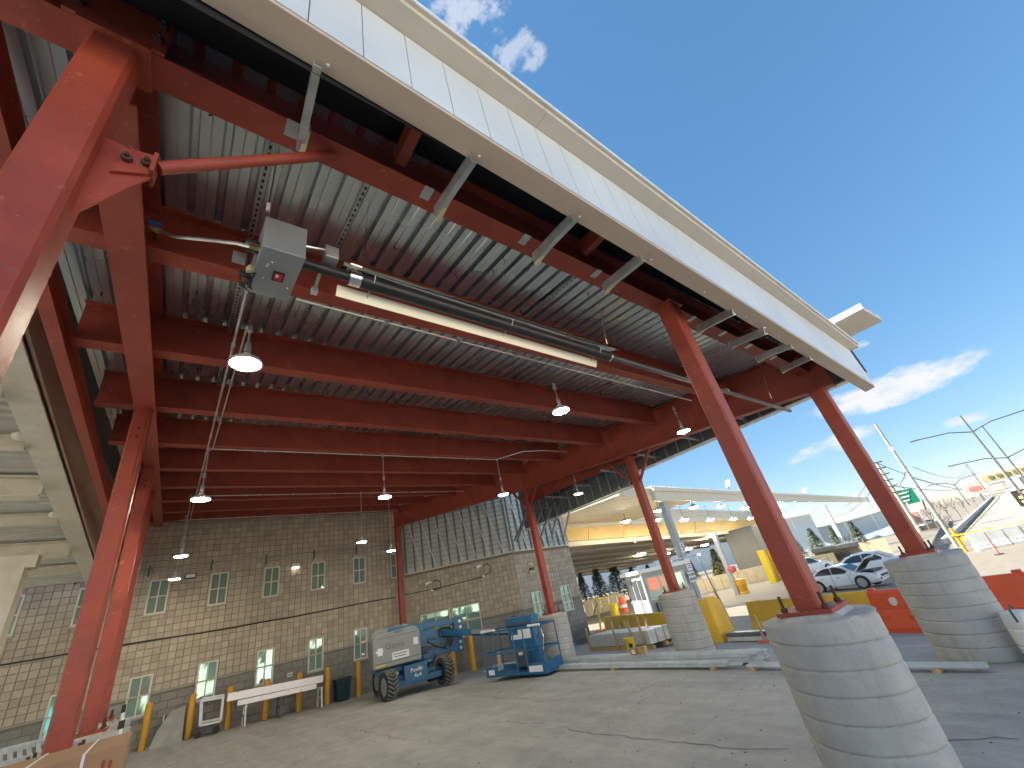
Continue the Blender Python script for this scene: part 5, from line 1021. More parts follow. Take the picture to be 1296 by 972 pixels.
MB().add([along(-.1, .12, -.15), along(EL, .12, -.15), along(EL, -.15, -.15), along(-.1, -.15, -.15), along(-.1, .12, 0), along(EL, .12, 0), along(EL, -.15, 0), along(-.1, -.15, 0)], [(3, 2, 1, 0), (4, 5, 6, 7), (0, 1, 5, 4), (2, 3, 7, 6), (1, 2, 6, 5), (0, 4, 7, 3)]).build('gutter', CREAM, ic)
# ribbed roof edge
m_ = MB(); s_ = 0
while s_ < EL: m_.box(along(s_, .18, .5), (.18, 1.2, .1)); s_ += .45
o = m_.build('roof_rib', STEEL, ic); o['kind'] = 'stuff'
DEP = 8.0
for k in range(12):
    u0, u1 = .3 + (DEP - .3) * k / 12, .3 + (DEP - .3) * (k + .965) / 12
    MB().add([along(-4, -hb * .5, u0), along(9.5, -hb * .5, u0), along(9.5, -hb * .5, u1), along(-4, -hb * .5, u1), along(-4, .15, u0), along(9.5, .15, u0), along(9.5, .15, u1), along(-4, .15, u1)], [(0, 1, 2, 3), (7, 6, 5, 4), (0, 4, 5, 1), (1, 5, 6, 2), (2, 6, 7, 3), (3, 7, 4, 0)]).build('ceiling_board', SIDING, ic)
# cream and ochre bands of the building behind
def band(px, m, nm, off, th=.3, par=None):
    P_ = [ep(x, y, off) for x, y in px]; return MB().poly(P_, th, eN).build(nm, m, par or ic)
for k in range(4):
    l = lambda x, f: 640 + (x - 716) * .03 + f * ((668 - 640) + (x - 716) * -.075)
    t_, b_ = k / 4, (k + 1) / 4 - .012
    band([(700, l(700, b_)), (968, l(968, b_)), (968, l(968, t_)), (700, l(700, t_))], SIDING, 'siding_board', DEP)
for k in range(6):
    x0, x1 = 700 + 45 * k, 700 + 45 * k + 44.4; yb1 = lambda x: 685 - .069 * (x - 716); yt1 = lambda x: 668.5 - .05 * (x - 716)
    band([(x0, yb1(x0)), (x1, yb1(x1)), (x1, yt1(x1)), (x0, yt1(x0))], YBAND, 'ochre_panel', DEP - .15)
yb1 = lambda x: 685 - .069 * (x - 716)
B0, B1 = ep(700, yb1(700), DEP), ep(968, yb1(968), DEP)
band([(700, yb1(700) + 7), (968, yb1(968) + 4), (968, yb1(968)), (700, yb1(700))], OLDBEAM, 'lower_beam', DEP)
c0_, c1_ = ep(700, yb1(700) + 6, DEP + .2), ep(968, yb1(968) + 4, DEP + .2); D2 = 26
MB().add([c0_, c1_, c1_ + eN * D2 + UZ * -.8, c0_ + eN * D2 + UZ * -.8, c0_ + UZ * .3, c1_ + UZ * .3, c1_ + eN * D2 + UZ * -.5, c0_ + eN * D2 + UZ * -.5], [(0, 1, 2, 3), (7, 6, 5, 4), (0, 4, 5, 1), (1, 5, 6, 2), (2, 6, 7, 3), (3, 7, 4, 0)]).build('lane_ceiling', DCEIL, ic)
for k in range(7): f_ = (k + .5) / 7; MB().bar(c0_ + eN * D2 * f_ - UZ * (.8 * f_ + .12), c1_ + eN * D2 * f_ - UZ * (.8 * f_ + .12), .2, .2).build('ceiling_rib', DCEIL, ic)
# posts
for i, (tx, ty_, bx_, by_, w_) in enumerate(((838, 636, 889, 760, .42), (1042, 640, 1082, 712, .5), (1100, 638, 1140, 703, .5))):
    T = ep(tx, ty_, .1); gz_ = G(T.x, T.y); MB().bb((T.x - w_ / 2, T.y - w_ / 2, gz_), (T.x + w_ / 2, T.y + w_ / 2, T.z)).build('post', GREYCOL, ic)
    if i == 0: POST = T
# signs on the first post
def onpost(px, py): return q(px, py, y=POST.y - .25)
sg = thing('traffic_sign', onpost(866, 690), 'square white sign with a big black 5 on the grey post', 'sign'); c_ = onpost(864, 693)
MB().box(c_, (.5, .03, .62)).build('plate', PAPER, sg); text('lettering', '5', .58, INK, sg, c_ + Vector((0, -.02, 0)), (1, 0, 0), (0, 0, 1), .01)
for (px, py, w_, h_, s_, lb, cat) in ((871, 714, .62, .75, ['|||', '---'], 'white notice with small black lines above the do not enter sign', 'sign'), (876, 730, .85, .6, ['DO NOT', 'ENTER'], 'white DO NOT ENTER sign on the grey post', 'sign')):
    c_ = onpost(px, py); sg = thing('traffic_sign', c_, lb, cat); MB().box(c_, (w_, .03, h_)).build('plate', PAPER, sg)
    if 'DO NOT' in s_:
        for k, t in enumerate(s_): text('lettering', t, .24, INK, sg, c_ + Vector((0, -.02, .13 - .26 * k)), (1, 0, 0), (0, 0, 1), .01)
    else:
        for k in range(5): MB().box(c_ + Vector((0, -.02, .26 - .12 * k)), (.4 - .1 * (k % 2), .012, .04)).build('printed_line', INK, sg)
# hanging cone lamps
lm0 = at0('hanging_lamp', '', 'hanging lamp', 'cone shaded lamps under the inspection canopy')
MB().lathe([(.05, .34), (.08, .30), (.42, .04), (.44, 0), (.40, 0)], n=16).build('shade', STEEL, lm0, smooth='auto'); MB().lathe([(0, -.1), (.28, -.08), (.40, -.01)], n=16).build('lens', LAMPM, lm0)
HL = [(792, 660), (831, 658), (866, 658), (899, 658), (928, 657), (950, 656)], [(834, 646), (878, 642), (912, 641), (943, 643)], [(991, 654)], [(991, 640), (1010, 640), (1028, 640)]
ords = ['first', 'second', 'third', 'fourth', 'fifth', 'sixth']; first = True
for r_i, (row, off, nm) in enumerate(zip(HL, (5.0, 1.2, 1.2, .8), ('in the lower row of cone lamps, counted from the left', 'in the upper row of cone lamps, counted from the left', 'cone lamp alone by the dark pillar', 'cone lamp near the open right end of the eave, counted from the left'))):
    for k, (px, py) in enumerate(row):
        o = lm0 if first else copy_tree(lm0); first = False; p = ep(px, py, off); put(o, p, 0, .95 if r_i else 1); o['label'] = (ords[k] + ' lamp ' + nm) if r_i < 2 else (ords[k] + ' ' + nm if r_i == 3 else nm)
        st_ = MB().tube([(0, 0, .3), (-.0, 0, 1.6 if r_i == 0 else .5)], .02, 6).build('stem', DGREY, None); st_.parent = o
# ceiling strip lights in the far lanes
sl0 = at0('strip_light', '', 'ceiling light', 'lights under the dull far ceiling'); MB().box((0, 0, 0), (1.3, .35, .12)).build('lens', LAMPM, sl0); MB().box((0, 0, .09), (1.4, .5, .06)).build('housing', HOUSING, sl0)
for k, (px, py) in enumerate(((735, 690), (806, 685), (763, 703), (812, 701), (762, 711), (803, 706), (844, 701), (872, 695), (892, 690), (899, 679), (936, 676), (883, 702))):
    o = sl0 if k == 0 else copy_tree(sl0); z_ = c0_.z - .3 - .02 * (py - 680); 
    off = {690: 1, 685: 1, 703: 9, 701: 9, 711: 15, 706: 14, 695: 9, 679: 1, 676: 1, 702: 14}.get(py, 6); p = ep(px, py, DEP + off); put(o, p, math.atan2(dH.y, dH.x)); o['label'] = ['glowing light at the left end of the ochre band, just under it', 'glowing light under the ochre band between the red column and the left end', 'left light of the upper far pair above the booth roof', 'right light of the upper far pair, touching the thin red column', 'left light of the lowest far row above the booth', 'right light of the lowest far row, left of the thin red column', 'ceiling light just right of the thin red column', 'ceiling light touching the grey post with the 5 sign', 'ceiling light just right of the grey post, under the ochre band', 'light under the right half of the ochre band', 'last light at the right end under the ochre band', 'lowest ceiling light right of the grey post'][k]
# dark pillar building at the right end of the lanes
PB = thing('pillar_wall', ep(970, 735, 2), 'dark grey block wall at the right end of the inspection lanes', 'wall')
a, b, c_, d_ = ep(958, 664, 5), ep(978, 660, 5), ep(1012, 733, 5), ep(985, 742, 5)
MB().bb((min(a.x, d_.x) , a.y - .2, G(a.x, a.y) - .2), (max(b.x, c_.x), a.y + 3.5, a.z)).build('block_wall', M('dark_block_wall', (.13, .13, .125), .8, var=.12, scale=3), PB)
c_ = ep(966, 709, 4.6) - eN * .4; MB().bar(c_ - dH * .8, c_ + dH * .8, .05, 1.1).build('notice_board', GREYCOL, PB); c2_ = c_ - eN * .08
text('lettering', 'LANE', .42, INK, PB, c2_ + Vector((0, 0, .2)), dH, UZ, .01); text('lettering', 'CLOSED', .34, INK, PB, c2_ + Vector((0, 0, -.2)), dH, UZ, .01)
# booth
b0_, b1_, b2b = gp(797, 783), gp(828, 783), gp(845, 778)
bo = thing('inspection_booth', b1_, 'grey inspection booth with a row of windows on two sides', 'booth')
hB = 2.65; ex = (b1_ - b0_); ex.z = 0; Lx = ex.length; ex.normalize(); ey = Vector((-ex.y, ex.x, 0)); ey = ey if ey.dot(Vector((1, 1, 0))) > 0 else -ey
Lx = 3.0; Ly = 3.2; gb = b1_.z - .1; o_ = Vector((b1_.x, b1_.y, gb)); ex = -ex          # o_ = near corner; ex runs left, ey runs right/back
RBo = Matrix((ex, ey, UZ)).transposed()
def ob_(a, b, nm, m, bev=0): return MB().box(o_ + ex * (a[0] + b[0]) / 2 + ey * (a[1] + b[1]) / 2 + UZ * (a[2] + b[2]) / 2, [abs(b[i] - a[i]) for i in range(3)], RBo).build(nm, m, bo, bevel=bev)
ob_((0, 0, 0), (Lx, Ly, hB), 'booth_body', BOOTH); ob_((-.25, -.25, hB), (Lx + .25, Ly + .25, hB + .22), 'roof', WHITET); ob_((-.06, -.06, 1.0), (Lx, -.0, 1.08), 'sill', BOOTH)
for k in range(3): w_ = ob_((.2 + k * .95, -.03, 1.15), (.95 + k * .95, -.01, 2.3), 'window', GLASSD); 
ob_((1.15, -.05, .1), (1.2, -.02, 2.4), 'door_edge', DGREY); ob_((-.05, -.05, 0), (.05, .05, hB), 'corner_post', WHITET)
ob_((-.03, .2, 1.05), (-.01, Ly - .3, 2.35), 'side_window', FRAMEW)
for k in range(3): ob_((-.045, .3 + k * .85, 1.15), (-.03, .98 + k * .85, 2.28), 'pane', MIRG)
ob_((-.5, .4, .1), (-.06, 1.1, .9), 'green_cabinet', DGREEN); ob_((Lx + .1, .1, 2.2), (Lx + .4, .3, 2.5), 'camera_box', BLACK)
# yellow concrete pillars, barrel, A-frame, stand
for (px, py, h_, w_, lb) in ((913, 738, 2.6, .5, 'left yellow guard post pair in the inspection lane'), (981, 737, 2.9, .6, 'right yellow guard post pair beside the dark wall')):
    p = gp(px, py); t_ = thing('guard_posts', p, lb, 'guard posts')
    for k in range(3): MB().bb((p.x - w_ / 2 + k * .75, p.y - .3, p.z), (p.x - w_ / 2 + k * .75 + (.55 if k == 0 else .14), p.y + .3, p.z + h_ - .1 * k)).build('yellow_post', YELB if k == 0 else YEL, t_)
p = gp(943, 751); t_ = thing('traffic_barrel', p, 'fat yellow barrel at the foot of a lane post', 'barrel'); MB().lathe([(.4, 0), (.4, .1), (.36, .14), (.36, .3), (.38, .33), (.38, .6), (.42, .63), (.42, 1.05), (.3, 1.1), (0, 1.1)], p, 20).build('barrel_body', YEL, t_, smooth='auto')
T = ep(905, 676, DEP + 1); MB().bb((p.x - .2, p.y + .4, p.z), (p.x + .15, p.y + .75, p.z + 5.0)).build('lane_post', GREYCOL, ic); MB().lathe([(0, -.3), (.3, -.2), (.35, 0), (.3, .25), (0, .35)], p + Vector((-.1, .2, 1.9)), 12).build('red_bag', REDP, t_)
p = gp(888, 768); t_ = thing('a_frame_barricade', p, 'light metal A-frame stand behind the tall end block', 'stand')
for s in (-.55, .55): MB().bar((p.x + s, p.y - .35, p.z), (p.x + s * .9, p.y, p.z + 1.0), .05, .04).build('leg', STUD, t_); MB().bar((p.x + s, p.y + .35, p.z), (p.x + s * .9, p.y, p.z + 1.0), .05, .04).build('leg', STUD, t_)
for z in (.35, .98): MB().bar((p.x - .6, p.y - .1, p.z + z), (p.x + .6, p.y - .1, p.z + z), .04, .06).build('cross_bar', STUD, t_)
a, b = q(881, 700, y=9.3), gp(928, 794); t_ = thing('timber_prop', b, 'tall pale timber and steel prop standing between the end block and the lane', 'prop'); tp = q(882, 702, y=b.y); MB().bar(b, b.lerp(tp, .5), .07, .07).build('timber', WOOD, t_); MB().tube([b.lerp(tp, .45), tp], .03, 8).build('steel_tube', GREYCOL, t_); tp2 = q(850, 710, y=b.y + .2); MB().tube([tp, tp2], .025, 8).build('cross_tube', GREYCOL, t_)
# yellow saw-horse frame and pedestrian stand left
p = gp(761, 800); t_ = thing('yellow_stand', p, 'spindly yellow barricade stand at the left end of the yellow barrier', 'stand')
tp = q(754, 755, y=p.y); MB().bar(p, tp, .08, .06).build('mast', YELB, t_); MB().bar(tp + Vector((-.1, 0, -.1)), tp + Vector((1.6, .2, -.2)), .05, .06).build('arm', YELB, t_); MB().bar(tp + Vector((0, 0, -.35)), tp + Vector((1.8, .2, -.7)), .04, .05).build('arm', YELB, t_); MB().bar(tp + Vector((0, 0, -.3)), tp + Vector((-.9, -.3, -.9)), .04, .04).build('brace', DGREY, t_); MB().bar(p + Vector((-.4, 0, .03)), p + Vector((.4, 0, .03)), .08, .06).build('foot', ORANGE, t_)
p = gp(780, 782); t_ = thing('lane_barrel', p, 'yellow and orange barrel left of the booth', 'barrel'); MB().lathe([(.35, 0), (.35, 1.0), (.0, 1.05)], p, 16).build('yellow_drum', YELB, t_); MB().lathe([(.3, .2), (.3, .5), (.28, .5), (.28, .9), (.2, 1.3), (0, 1.35)], p + Vector((.9, -.3, 0)), 14).build('orange_drum', ORANGE, t_); MB().lathe([(.305, .55), (.305, .8)], p + Vector((.9, -.3, 0)), 14).build('white_stripe', PAPER, t_)
# flood lamps on the eave
for k, (px, py) in enumerate(((921, 612), (1018, 621), (1083, 628))):
    T = ep(px, py, .2); t_ = thing('flood_lamp', T, ['first flood lamp on the long eave, nearest the camera', 'flood lamp on the eave between the two right posts', 'flood lamp at the right end of the long eave'][k], 'flood lamp', 'flood lamps standing on the long eave')
    s_ = (.9, 1.1, 1.2)[k]; MB().bar(T - UZ * .9 * s_ - dH * .25, T - dH * .15, .06, .06).build('arm', DPOLE, t_); MB().bar(T - dH * .35 * s_ - UZ * .35 * s_, T + dH * .45 * s_ + UZ * .35 * s_, .5 * s_, .16 * s_).build('lamp_head', WHITET, t_)
# ------------------------------------------------------------------ white car with raised bonnet
def car(loc, hd, lab, m, bonnet=False, sc=1.0, grp=None):
    t_ = thing('parked_car', loc, lab, 'car', grp); ch_, sh_ = math.cos(hd), math.sin(hd); X_ = Vector((ch_, sh_, 0)); Y_ = Vector((-sh_, ch_, 0)); RC = Matrix((X_, Y_, UZ)).transposed(); L0 = Vector(loc)
    def W(x, y, z): return L0 + X_ * x * sc + Y_ * y * sc + UZ * z * sc
    # stations: x, half width, belt z, bottom z
    st = [(-2.32, .62, .62, .42), (-2.28, .74, .82, .30), (-2.1, .82, .98, .24), (-1.7, .87, 1.03, .2), (-1.0, .89, .99, .18), (0, .90, .95, .18), (.8, .90, .93, .18), (1.15, .89, .92, .18), (1.7, .87, .86, .2), (2.1, .82, .76, .22), (2.3, .72, .64, .26), (2.36, .6, .52, .34)]
    sec = lambda hw, zt, zb: [(-hw * .86, zb), (-hw * .98, zb + .1), (-hw, (zb + zt) / 2), (-hw * .985, zt - .12), (-hw * .93, zt - .02), (-hw * .6, zt + .02), (0, zt + .035), (hw * .6, zt + .02), (hw * .93, zt - .02), (hw * .985, zt - .12), (hw, (zb + zt) / 2), (hw * .98, zb + .1), (hw * .86, zb)]
    v = []; f = []
    for x, hw, zt, zb in st: v += [W(x, y, z) for y, z in sec(hw, zt, zb)]
    k = 13
    for i in range(len(st) - 1):
        for j in range(k): f.append((i * k + j, i * k + (j + 1) % k, (i + 1) * k + (j + 1) % k, (i + 1) * k + j))
    f += [tuple(range(k)), tuple(range((len(st) - 1) * k, len(st) * k))[::-1]]
    body = MB().add(v, f).build('body', m, t_, smooth='auto')
    gh = [(-1.75, .76, 1.0), (-1.15, .66, 1.34), (-.55, .62, 1.44), (.1, .62, 1.45), (.45, .64, 1.38), (1.15, .76, .94)]
    v = []; 
    for x, hw, z in gh: v += [W(x, -hw - (1.45 - z) * .05, .90), W(x, -hw, z - .06), W(x, -hw + .08, z), W(x, hw - .08, z), W(x, hw, z - .06), W(x, hw + (1.45 - z) * .05, .90)]
    f = [(i * 6 + j, i * 6 + j + 1, (i + 1) * 6 + j + 1, (i + 1) * 6 + j) for i in range(5) for j in range(5)] + [tuple(range(6)), tuple(range(30, 36))[::-1]]
    MB().add(v, f).build('roof', m, t_, smooth='auto')
    for s in (-1, 1):
        y = lambda hw: s * (hw + .012)
        MB().add([W(-1.42, y(.735), .99), W(-.32, y(.69), .97), W(-.32, y(.615), 1.36), W(-.72, y(.62), 1.35), W(-1.1, y(.655), 1.22)], [(0, 1, 2, 3, 4)]).build('side_window', GLASSD, t_)
        MB().add([W(-.24, y(.69), .97), W(.86, y(.72), .94), W(.42, y(.65), 1.26), W(.12, y(.62), 1.36), W(-.24, y(.615), 1.37)], [(0, 1, 2, 3, 4)]).build('side_window', GLASSD, t_)
        MB().box(W(.82, s * .97, .98), (.16 * sc, .12 * sc, .12 * sc), RC).build('mirror', m, t_, bevel=.02)
        for x in (-.3, .75): MB().box(W(x, s * .903, .6), (.012, .01, .62), RC).build('door_gap', DGREY, t_)
        for x in (-.9, .1): MB().box(W(x, s * .905, .78), (.18, .02, .03), RC).build('door_handle', STEEL, t_)
    MB().add([W(.5, -.6, 1.36), W(1.13, -.7, .965), W(1.13, .7, .965), W(.5, .6, 1.36)], [(0, 1, 2, 3)]).build('windscreen', GLASSD, t_).location += X_ * .02 + UZ * .015
    MB().add([W(-1.2, -.6, 1.32), W(-1.72, -.68, 1.02), W(-1.72, .68, 1.02), W(-1.2, .6, 1.32)], [(0, 1, 2, 3)]).build('rear_window', GLASSD, t_).location += -X_ * .02 + UZ * .015
    for x in (-1.34, 1.34):
        for s in (-1, 1):
            rw = RC @ Matrix.Rotation(math.pi / 2, 3, 'X'); MB().lathe([(.36, -.02), (.37, 0), (.37, .05)], W(x, s * .86, .34), 22, RC @ Matrix.Rotation(-s * math.pi / 2, 3, 'X')).build('wheel_arch', BLACK, t_)
            wh = MB().lathe([(.22, -.1), (.31, -.1), (.335, -.07), (.335, .07), (.31, .1), (.22, .1)], W(x, s * .84, .33), 24, rw).build('wheel', RUB, t_, smooth='auto')
            rm = MB().lathe([(.05, .0), (.23, -.02), (.24, .03)], W(x, s * .93, .33), 24, RC @ Matrix.Rotation(-s * math.pi / 2, 3, 'X'))
            for k_ in range(5): a = 2 * math.pi * k_ / 5; rm.bar(W(x, s * .955, .33), W(x, s * .955, .33) + RC @ Vector((math.cos(a) * .22, 0, math.sin(a) * .22)), .05, .05)
            rm.build('rim', STEEL, wh)
    for s in (-1, 1): MB().box(W(2.2, s * .62, .68), (.22, .3, .12), RC).build('headlight', PAPER, t_, bevel=.02); MB().box(W(-2.27, s * .6, .78), (.08, .28, .14), RC).build('tail_light', REDP, t_); MB().box(W(2.3, s * .5, .42), (.1, .3, .14), RC).build('air_intake', BLACK, t_)
    MB().box(W(2.33, 0, .55), (.08, .9, .12), RC).build('grille', BLACK, t_)
    if bonnet:
        a_, b_ = W(1.15, 0, .96), W(2.15, 0, 1.55); MB().bar(a_, b_, 1.4 * sc, .04, X_.cross(UZ)).v
        MB().poly([W(1.12, -.72, .98), W(1.12, .72, .98), W(2.0, .66, 1.62), W(2.2, .4, 1.7), W(2.2, -.4, 1.7), W(2.0, -.66, 1.62)], .04, (X_ * .6 - UZ * .8)).build('raised_bonnet', m, t_)
        MB().poly([W(1.22, -.6, .98), W(1.22, .6, .98), W(2.0, .52, 1.55), W(2.0, -.52, 1.55)], .03, (X_ * .6 - UZ * .8)).build('bonnet_lining', BLACK, t_); MB().box(W(1.65, 0, .86), (.95, 1.3, .1), RC).build('engine_bay', BLACK, t_)
    return t_
w0, w1 = gp(1040, 750), gp(1096, 745); mid = w0.lerp(w1, .5); dd = (w1 - w0); sc_ = dd.xy.length / 2.68; hdg = math.atan2(dd.y, dd.x)
side = Vector((math.sin(hdg), -math.cos(hdg), 0)); side = side if side.dot(Vector((-1, -.4, 0))) > 0 else -side
car(mid - side * .9 * sc_, hdg, 'white saloon car with its bonnet raised on the far lane', WHITEC, True, sc_)
p = gp(1122, 733); car(p + Vector((3, 1, -.05)), hdg + .2, 'white car parked just behind the raised bonnet', WHITEC, False, 1.1)
p = gp(1040, 728); car(p + Vector((1.5, 1.5, -.05)), hdg + 1.3, 'pale car seen end on at the left of the white saloon', WHITEC, False, 1.1)
# ------------------------------------------------------------------ far surroundings
wh_ = thing('warehouse', (95, 95, -1.8), 'long pale blue warehouse with a white parapet behind the spruces', 'warehouse')
def fq(px, py, D): d = ray(px, py); k = D / math.hypot(d.x, d.y); return EYE + d * k
def wallpx(p0, p1, D0, D1, th, nm, m, par, hz=None):
    """far wall: p = (px, top py, bottom py)"""
    a, b = fq(p0[0], p0[1], D0), fq(p1[0], p1[1], D1); c, d = fq(p1[0], p1[2], D1), fq(p0[0], p0[2], D0)
    c = Vector((b.x, b.y, min(c.z, b.z - .3))); d = Vector((a.x, a.y, min(d.z, a.z - .3))); n_ = (b - a).cross(UZ).normalized(); n_ = n_ if n_.dot(a - EYE) > 0 else -n_
    return MB().poly([d, c, b, a], th, n_).build(nm, m, par)
for k in range(12):
    x0, x1 = 725 + 25 * k, 725 + 25 * k + 24.6; t_ = lambda x: 712 - .205 * (x - 725); b_ = lambda x: 760 - .225 * (x - 725)
    wallpx((x0, t_(x0), b_(x0)), (x1, t_(x1), b_(x1)), 115, 115, 3, 'cladding_panel', BLDW, wh_)
for k in range(4):
    x0, x1 = 725 + 75 * k, 725 + 75 * k + 75; wallpx((x0, t_(x0) - 8, t_(x0)), (x1, t_(x1) - 8, t_(x1)), 114, 114, 3.4, 'parapet', BLDT, wh_)
wr = thing('office_warehouse', (130, 60, -1.8), 'low pale building with a curved white roof line right of the dark wall', 'warehouse')
for k in range(4):
    x0, x1 = 1000 + 34 * k, 1000 + 34 * k + 33.6; t2_ = lambda x: 673 - .12 * (x - 1000) - .001 * (x - 1000) ** 2; wallpx((x0, t2_(x0), 712 - .2 * (x0 - 1000)), (x1, t2_(x1), 712 - .2 * (x1 - 1000)), 120, 120, 3, 'wall_panel', BLDW, wr); wallpx((x0, t2_(x0) - 6, t2_(x0)), (x1, t2_(x1) - 6, t2_(x1)), 119, 119, 3.4, 'roof_edge', BLDT, wr)
# board fence
def fence_run(p0, p1, D0, D1, lab, n_, tall=True):
    t_ = thing('board_fence', gp((p0[0] + p1[0]) / 2, (p0[2] + p1[2]) / 2), lab, 'fence')
    for k in range(n_):
        f0, f1 = k / n_, (k + .94) / n_; g_ = lambda f: (p0[0] + (p1[0] - p0[0]) * f, p0[1] + (p1[1] - p0[1]) * f, p0[2] + (p1[2] - p0[2]) * f)
        wallpx(g_(f0), g_(f1), D0 + (D1 - D0) * f0, D0 + (D1 - D0) * f1, .15, 'fence_panel', FENCE, t_)
    return t_
fence_run((738, 761, 782), (790, 750, 768), 46, 46, 'tan board fence behind the yellow stand, left of the booth', 5)
fence_run((868, 737, 762), (985, 711, 738), 52, 56, 'tan board fence behind the guard posts in the lanes', 11)
fence_run((1026, 705, 728), (1055, 699, 722), 60, 60, 'short tan fence piece behind the pale car', 3)
fence_run((1086, 687, 712), (1120, 681, 706), 62, 62, 'tan fence seen between the two right posts of the long canopy', 4)
# low office with dark windows
t_ = thing('yard_office', gp(1050, 722), 'low tan yard office with dark windows behind the white saloon', 'building')
wallpx((1030, 700, 728), (1085, 690, 716), 66, 66, 4, 'wall', M('tan_office', (.30, .27, .21), .8), t_)
for k in range(3): wallpx((1037 + 13 * k, 704 - 2.4 * k, 722 - 2.4 * k), (1047 + 13 * k, 702 - 2.4 * k, 720 - 2.4 * k), 65.6, 65.6, .2, 'window', GLASSD, t_)
wallpx((1026, 696, 701), (1089, 685, 690), 65, 65, 5, 'flat_roof', DGREY, t_)
# trees
def spruce_mesh(h, seed):
    rnd = random.Random(seed); m_ = MB(); n_ = int(h * 260)
    for i in range(n_):
        f = rnd.random() ** .8; z = h * (.08 + .9 * f); R_ = h * .29 * (1 - f) ** .95 + .06; a = rnd.random() * 6.283; lay = math.sin(z * 5.5 + a * .7) * .12 + .95; r_ = R_ * lay * (rnd.random() ** .35)
        c_ = Vector((math.cos(a) * r_, math.sin(a) * r_, z - r_ * .28)); s = .16 + .16 * rnd.random(); d_ = Vector((math.cos(a), math.sin(a), -.35 + rnd.uniform(-.3, .3))).normalized(); t = Vector((-math.sin(a), math.cos(a), rnd.uniform(-.4, .4)))
        m_.add([c_ - t * s * .5, c_ + d_ * s * 1.3, c_ + t * s * .5, c_ - d_ * s * .3], [(0, 1, 2), (0, 2, 3)])
    return m_
SPR = [spruce_mesh(5.0, k).mesh('spruce_crown', smooth=False) for k in range(3)]
for me in SPR: me.materials.append(NEEDLE)
TRK = MB().tube([(0, 0, -.3), (0, 0, 2.5), (0, 0, 4.9)], [.13, .09, .02], 8).mesh('spruce_trunk'); TRK.materials.append(BARK)
def spruce(px, pt, pb, D, lab, k, grp='spruce trees in front of the warehouse'):
    a = fq(px, pb, D); zt_ = fq(px, pt, D).z; gz_ = min(a.z, G(a.x, a.y)); hh = zt_ - a.z; t_ = thing('spruce_tree', (a.x, a.y, a.z), lab, 'spruce tree', grp); s = hh / 4.95
    for me, nm in ((SPR[k % 3], 'crown'), (TRK, 'trunk')): o = bpy.data.objects.new(nm, me); S.collection.objects.link(o); o.parent = t_; WORLD[o.name] = Vector((0, 0, 0))
    t_.scale = (s * (1.0 + .12 * (k % 3)), s * (1.0 + .12 * (k % 3)), s); t_.rotation_euler = (0, 0, k * 1.3)
for k, (px, pt, pb, D, lb) in enumerate(((744, 722, 768, 62, 'spruce nearest the block building, above the tan fence'), (764, 712, 762, 66, 'tall thin spruce second from the block building'), (786, 706, 755, 74, 'ragged spruce just left of the booth'), (806, 712, 745, 85, 'small spruce above the booth roof'), (828, 712, 745, 80, 'spruce peeping over the booth, left of the thin red column'),
    (856, 715, 756, 60, 'spruce behind the grey post with the signs'), (886, 705, 748, 64, 'spruce between the grey post and the left guard posts'), (918, 690, 738, 66, 'full spruce above the left guard posts'), (952, 695, 728, 75, 'olive green spruce right of the lane post'), (972, 690, 722, 80, 'smaller spruce by the dark wall'),
    (1014, 664, 712, 78, 'spruce right of the dark wall'), (1040, 664, 702, 84, 'spruce left of the second grey post'), (1066, 662, 698, 90, 'spruce right of the second grey post'), (1094, 655, 694, 82, 'dense spruce beside the last grey post'))):
    spruce(px, pt, pb, D, lb, k)
def bare_mesh(seed, h=6.0):
    rnd = random.Random(seed); m_ = MB()
    def br(p, d, L, r_, lv):
        q_ = p + d * L; m_.tube([p, p.lerp(q_, .5) + Vector((rnd.uniform(-.06, .06), rnd.uniform(-.06, .06), 0)) * L, q_], [r_, r_ * .8, r_ * .55], 4 if lv > 1 else 6, False)
        if lv >= 4: return
        for i in range(3 if lv else 4):
            e = Vector((rnd.uniform(-1, 1), rnd.uniform(-1, 1), rnd.uniform(.1, 1))).normalized(); br(p.lerp(q_, rnd.uniform(.55, 1)), (d * .55 + e * .75).normalized(), L * rnd.uniform(.55, .8), r_ * .55, lv + 1)
    br(Vector((0, 0, 0)), Vector((0, 0, 1)), h * .36, .12, 0); return m_
BARE = [bare_mesh(k).mesh('bare_crown') for k in range(3)]
for me in BARE: me.materials.append(TWIG)
k_ = 0
names = ['leftmost', 'second', 'third', 'fourth', 'fifth', 'sixth', 'seventh', 'eighth', 'ninth']
for px, pt, pb, D in ((1158, 650, 678, 95), (1172, 645, 672, 105), (1186, 636, 668, 100), (1196, 628, 664, 100), (1206, 622, 660, 98), (1216, 622, 655, 105), (1226, 622, 650, 115), (1238, 622, 642, 130), (1276, 598, 620, 170)):
    a = fq(px, pb, D); hh = fq(px, pt, D).z - a.z; t_ = thing('bare_tree', a, '%s bare tree of the row left of the sunlit ramp' % names[k_] if k_ < 8 else 'bare tree behind the big roadside signs', 'tree', 'bare trees along the ramp')
    o = bpy.data.objects.new('bare_branches', BARE[k_ % 3]); S.collection.objects.link(o); o.parent = t_; t_.scale = (hh / 5, hh / 5, hh / 5); t_.rotation_euler = (0, 0, k_); k_ += 1
for px, pb, D, s, lb in ((800, 762, 60, 1.0, 'bare pinkish bush left of the booth'), (1080, 702, 80, .8, 'bare bush between the two right grey posts'), (1205, 672, 70, .5, 'low scrub at the foot of the ramp wall')):
    a = fq(px, pb, D); t_ = thing('bare_bush', a, lb, 'bush'); o = bpy.data.objects.new('bare_branches', BARE[1]); S.collection.objects.link(o); o.parent = t_; t_.scale = (s, s, s * .8)
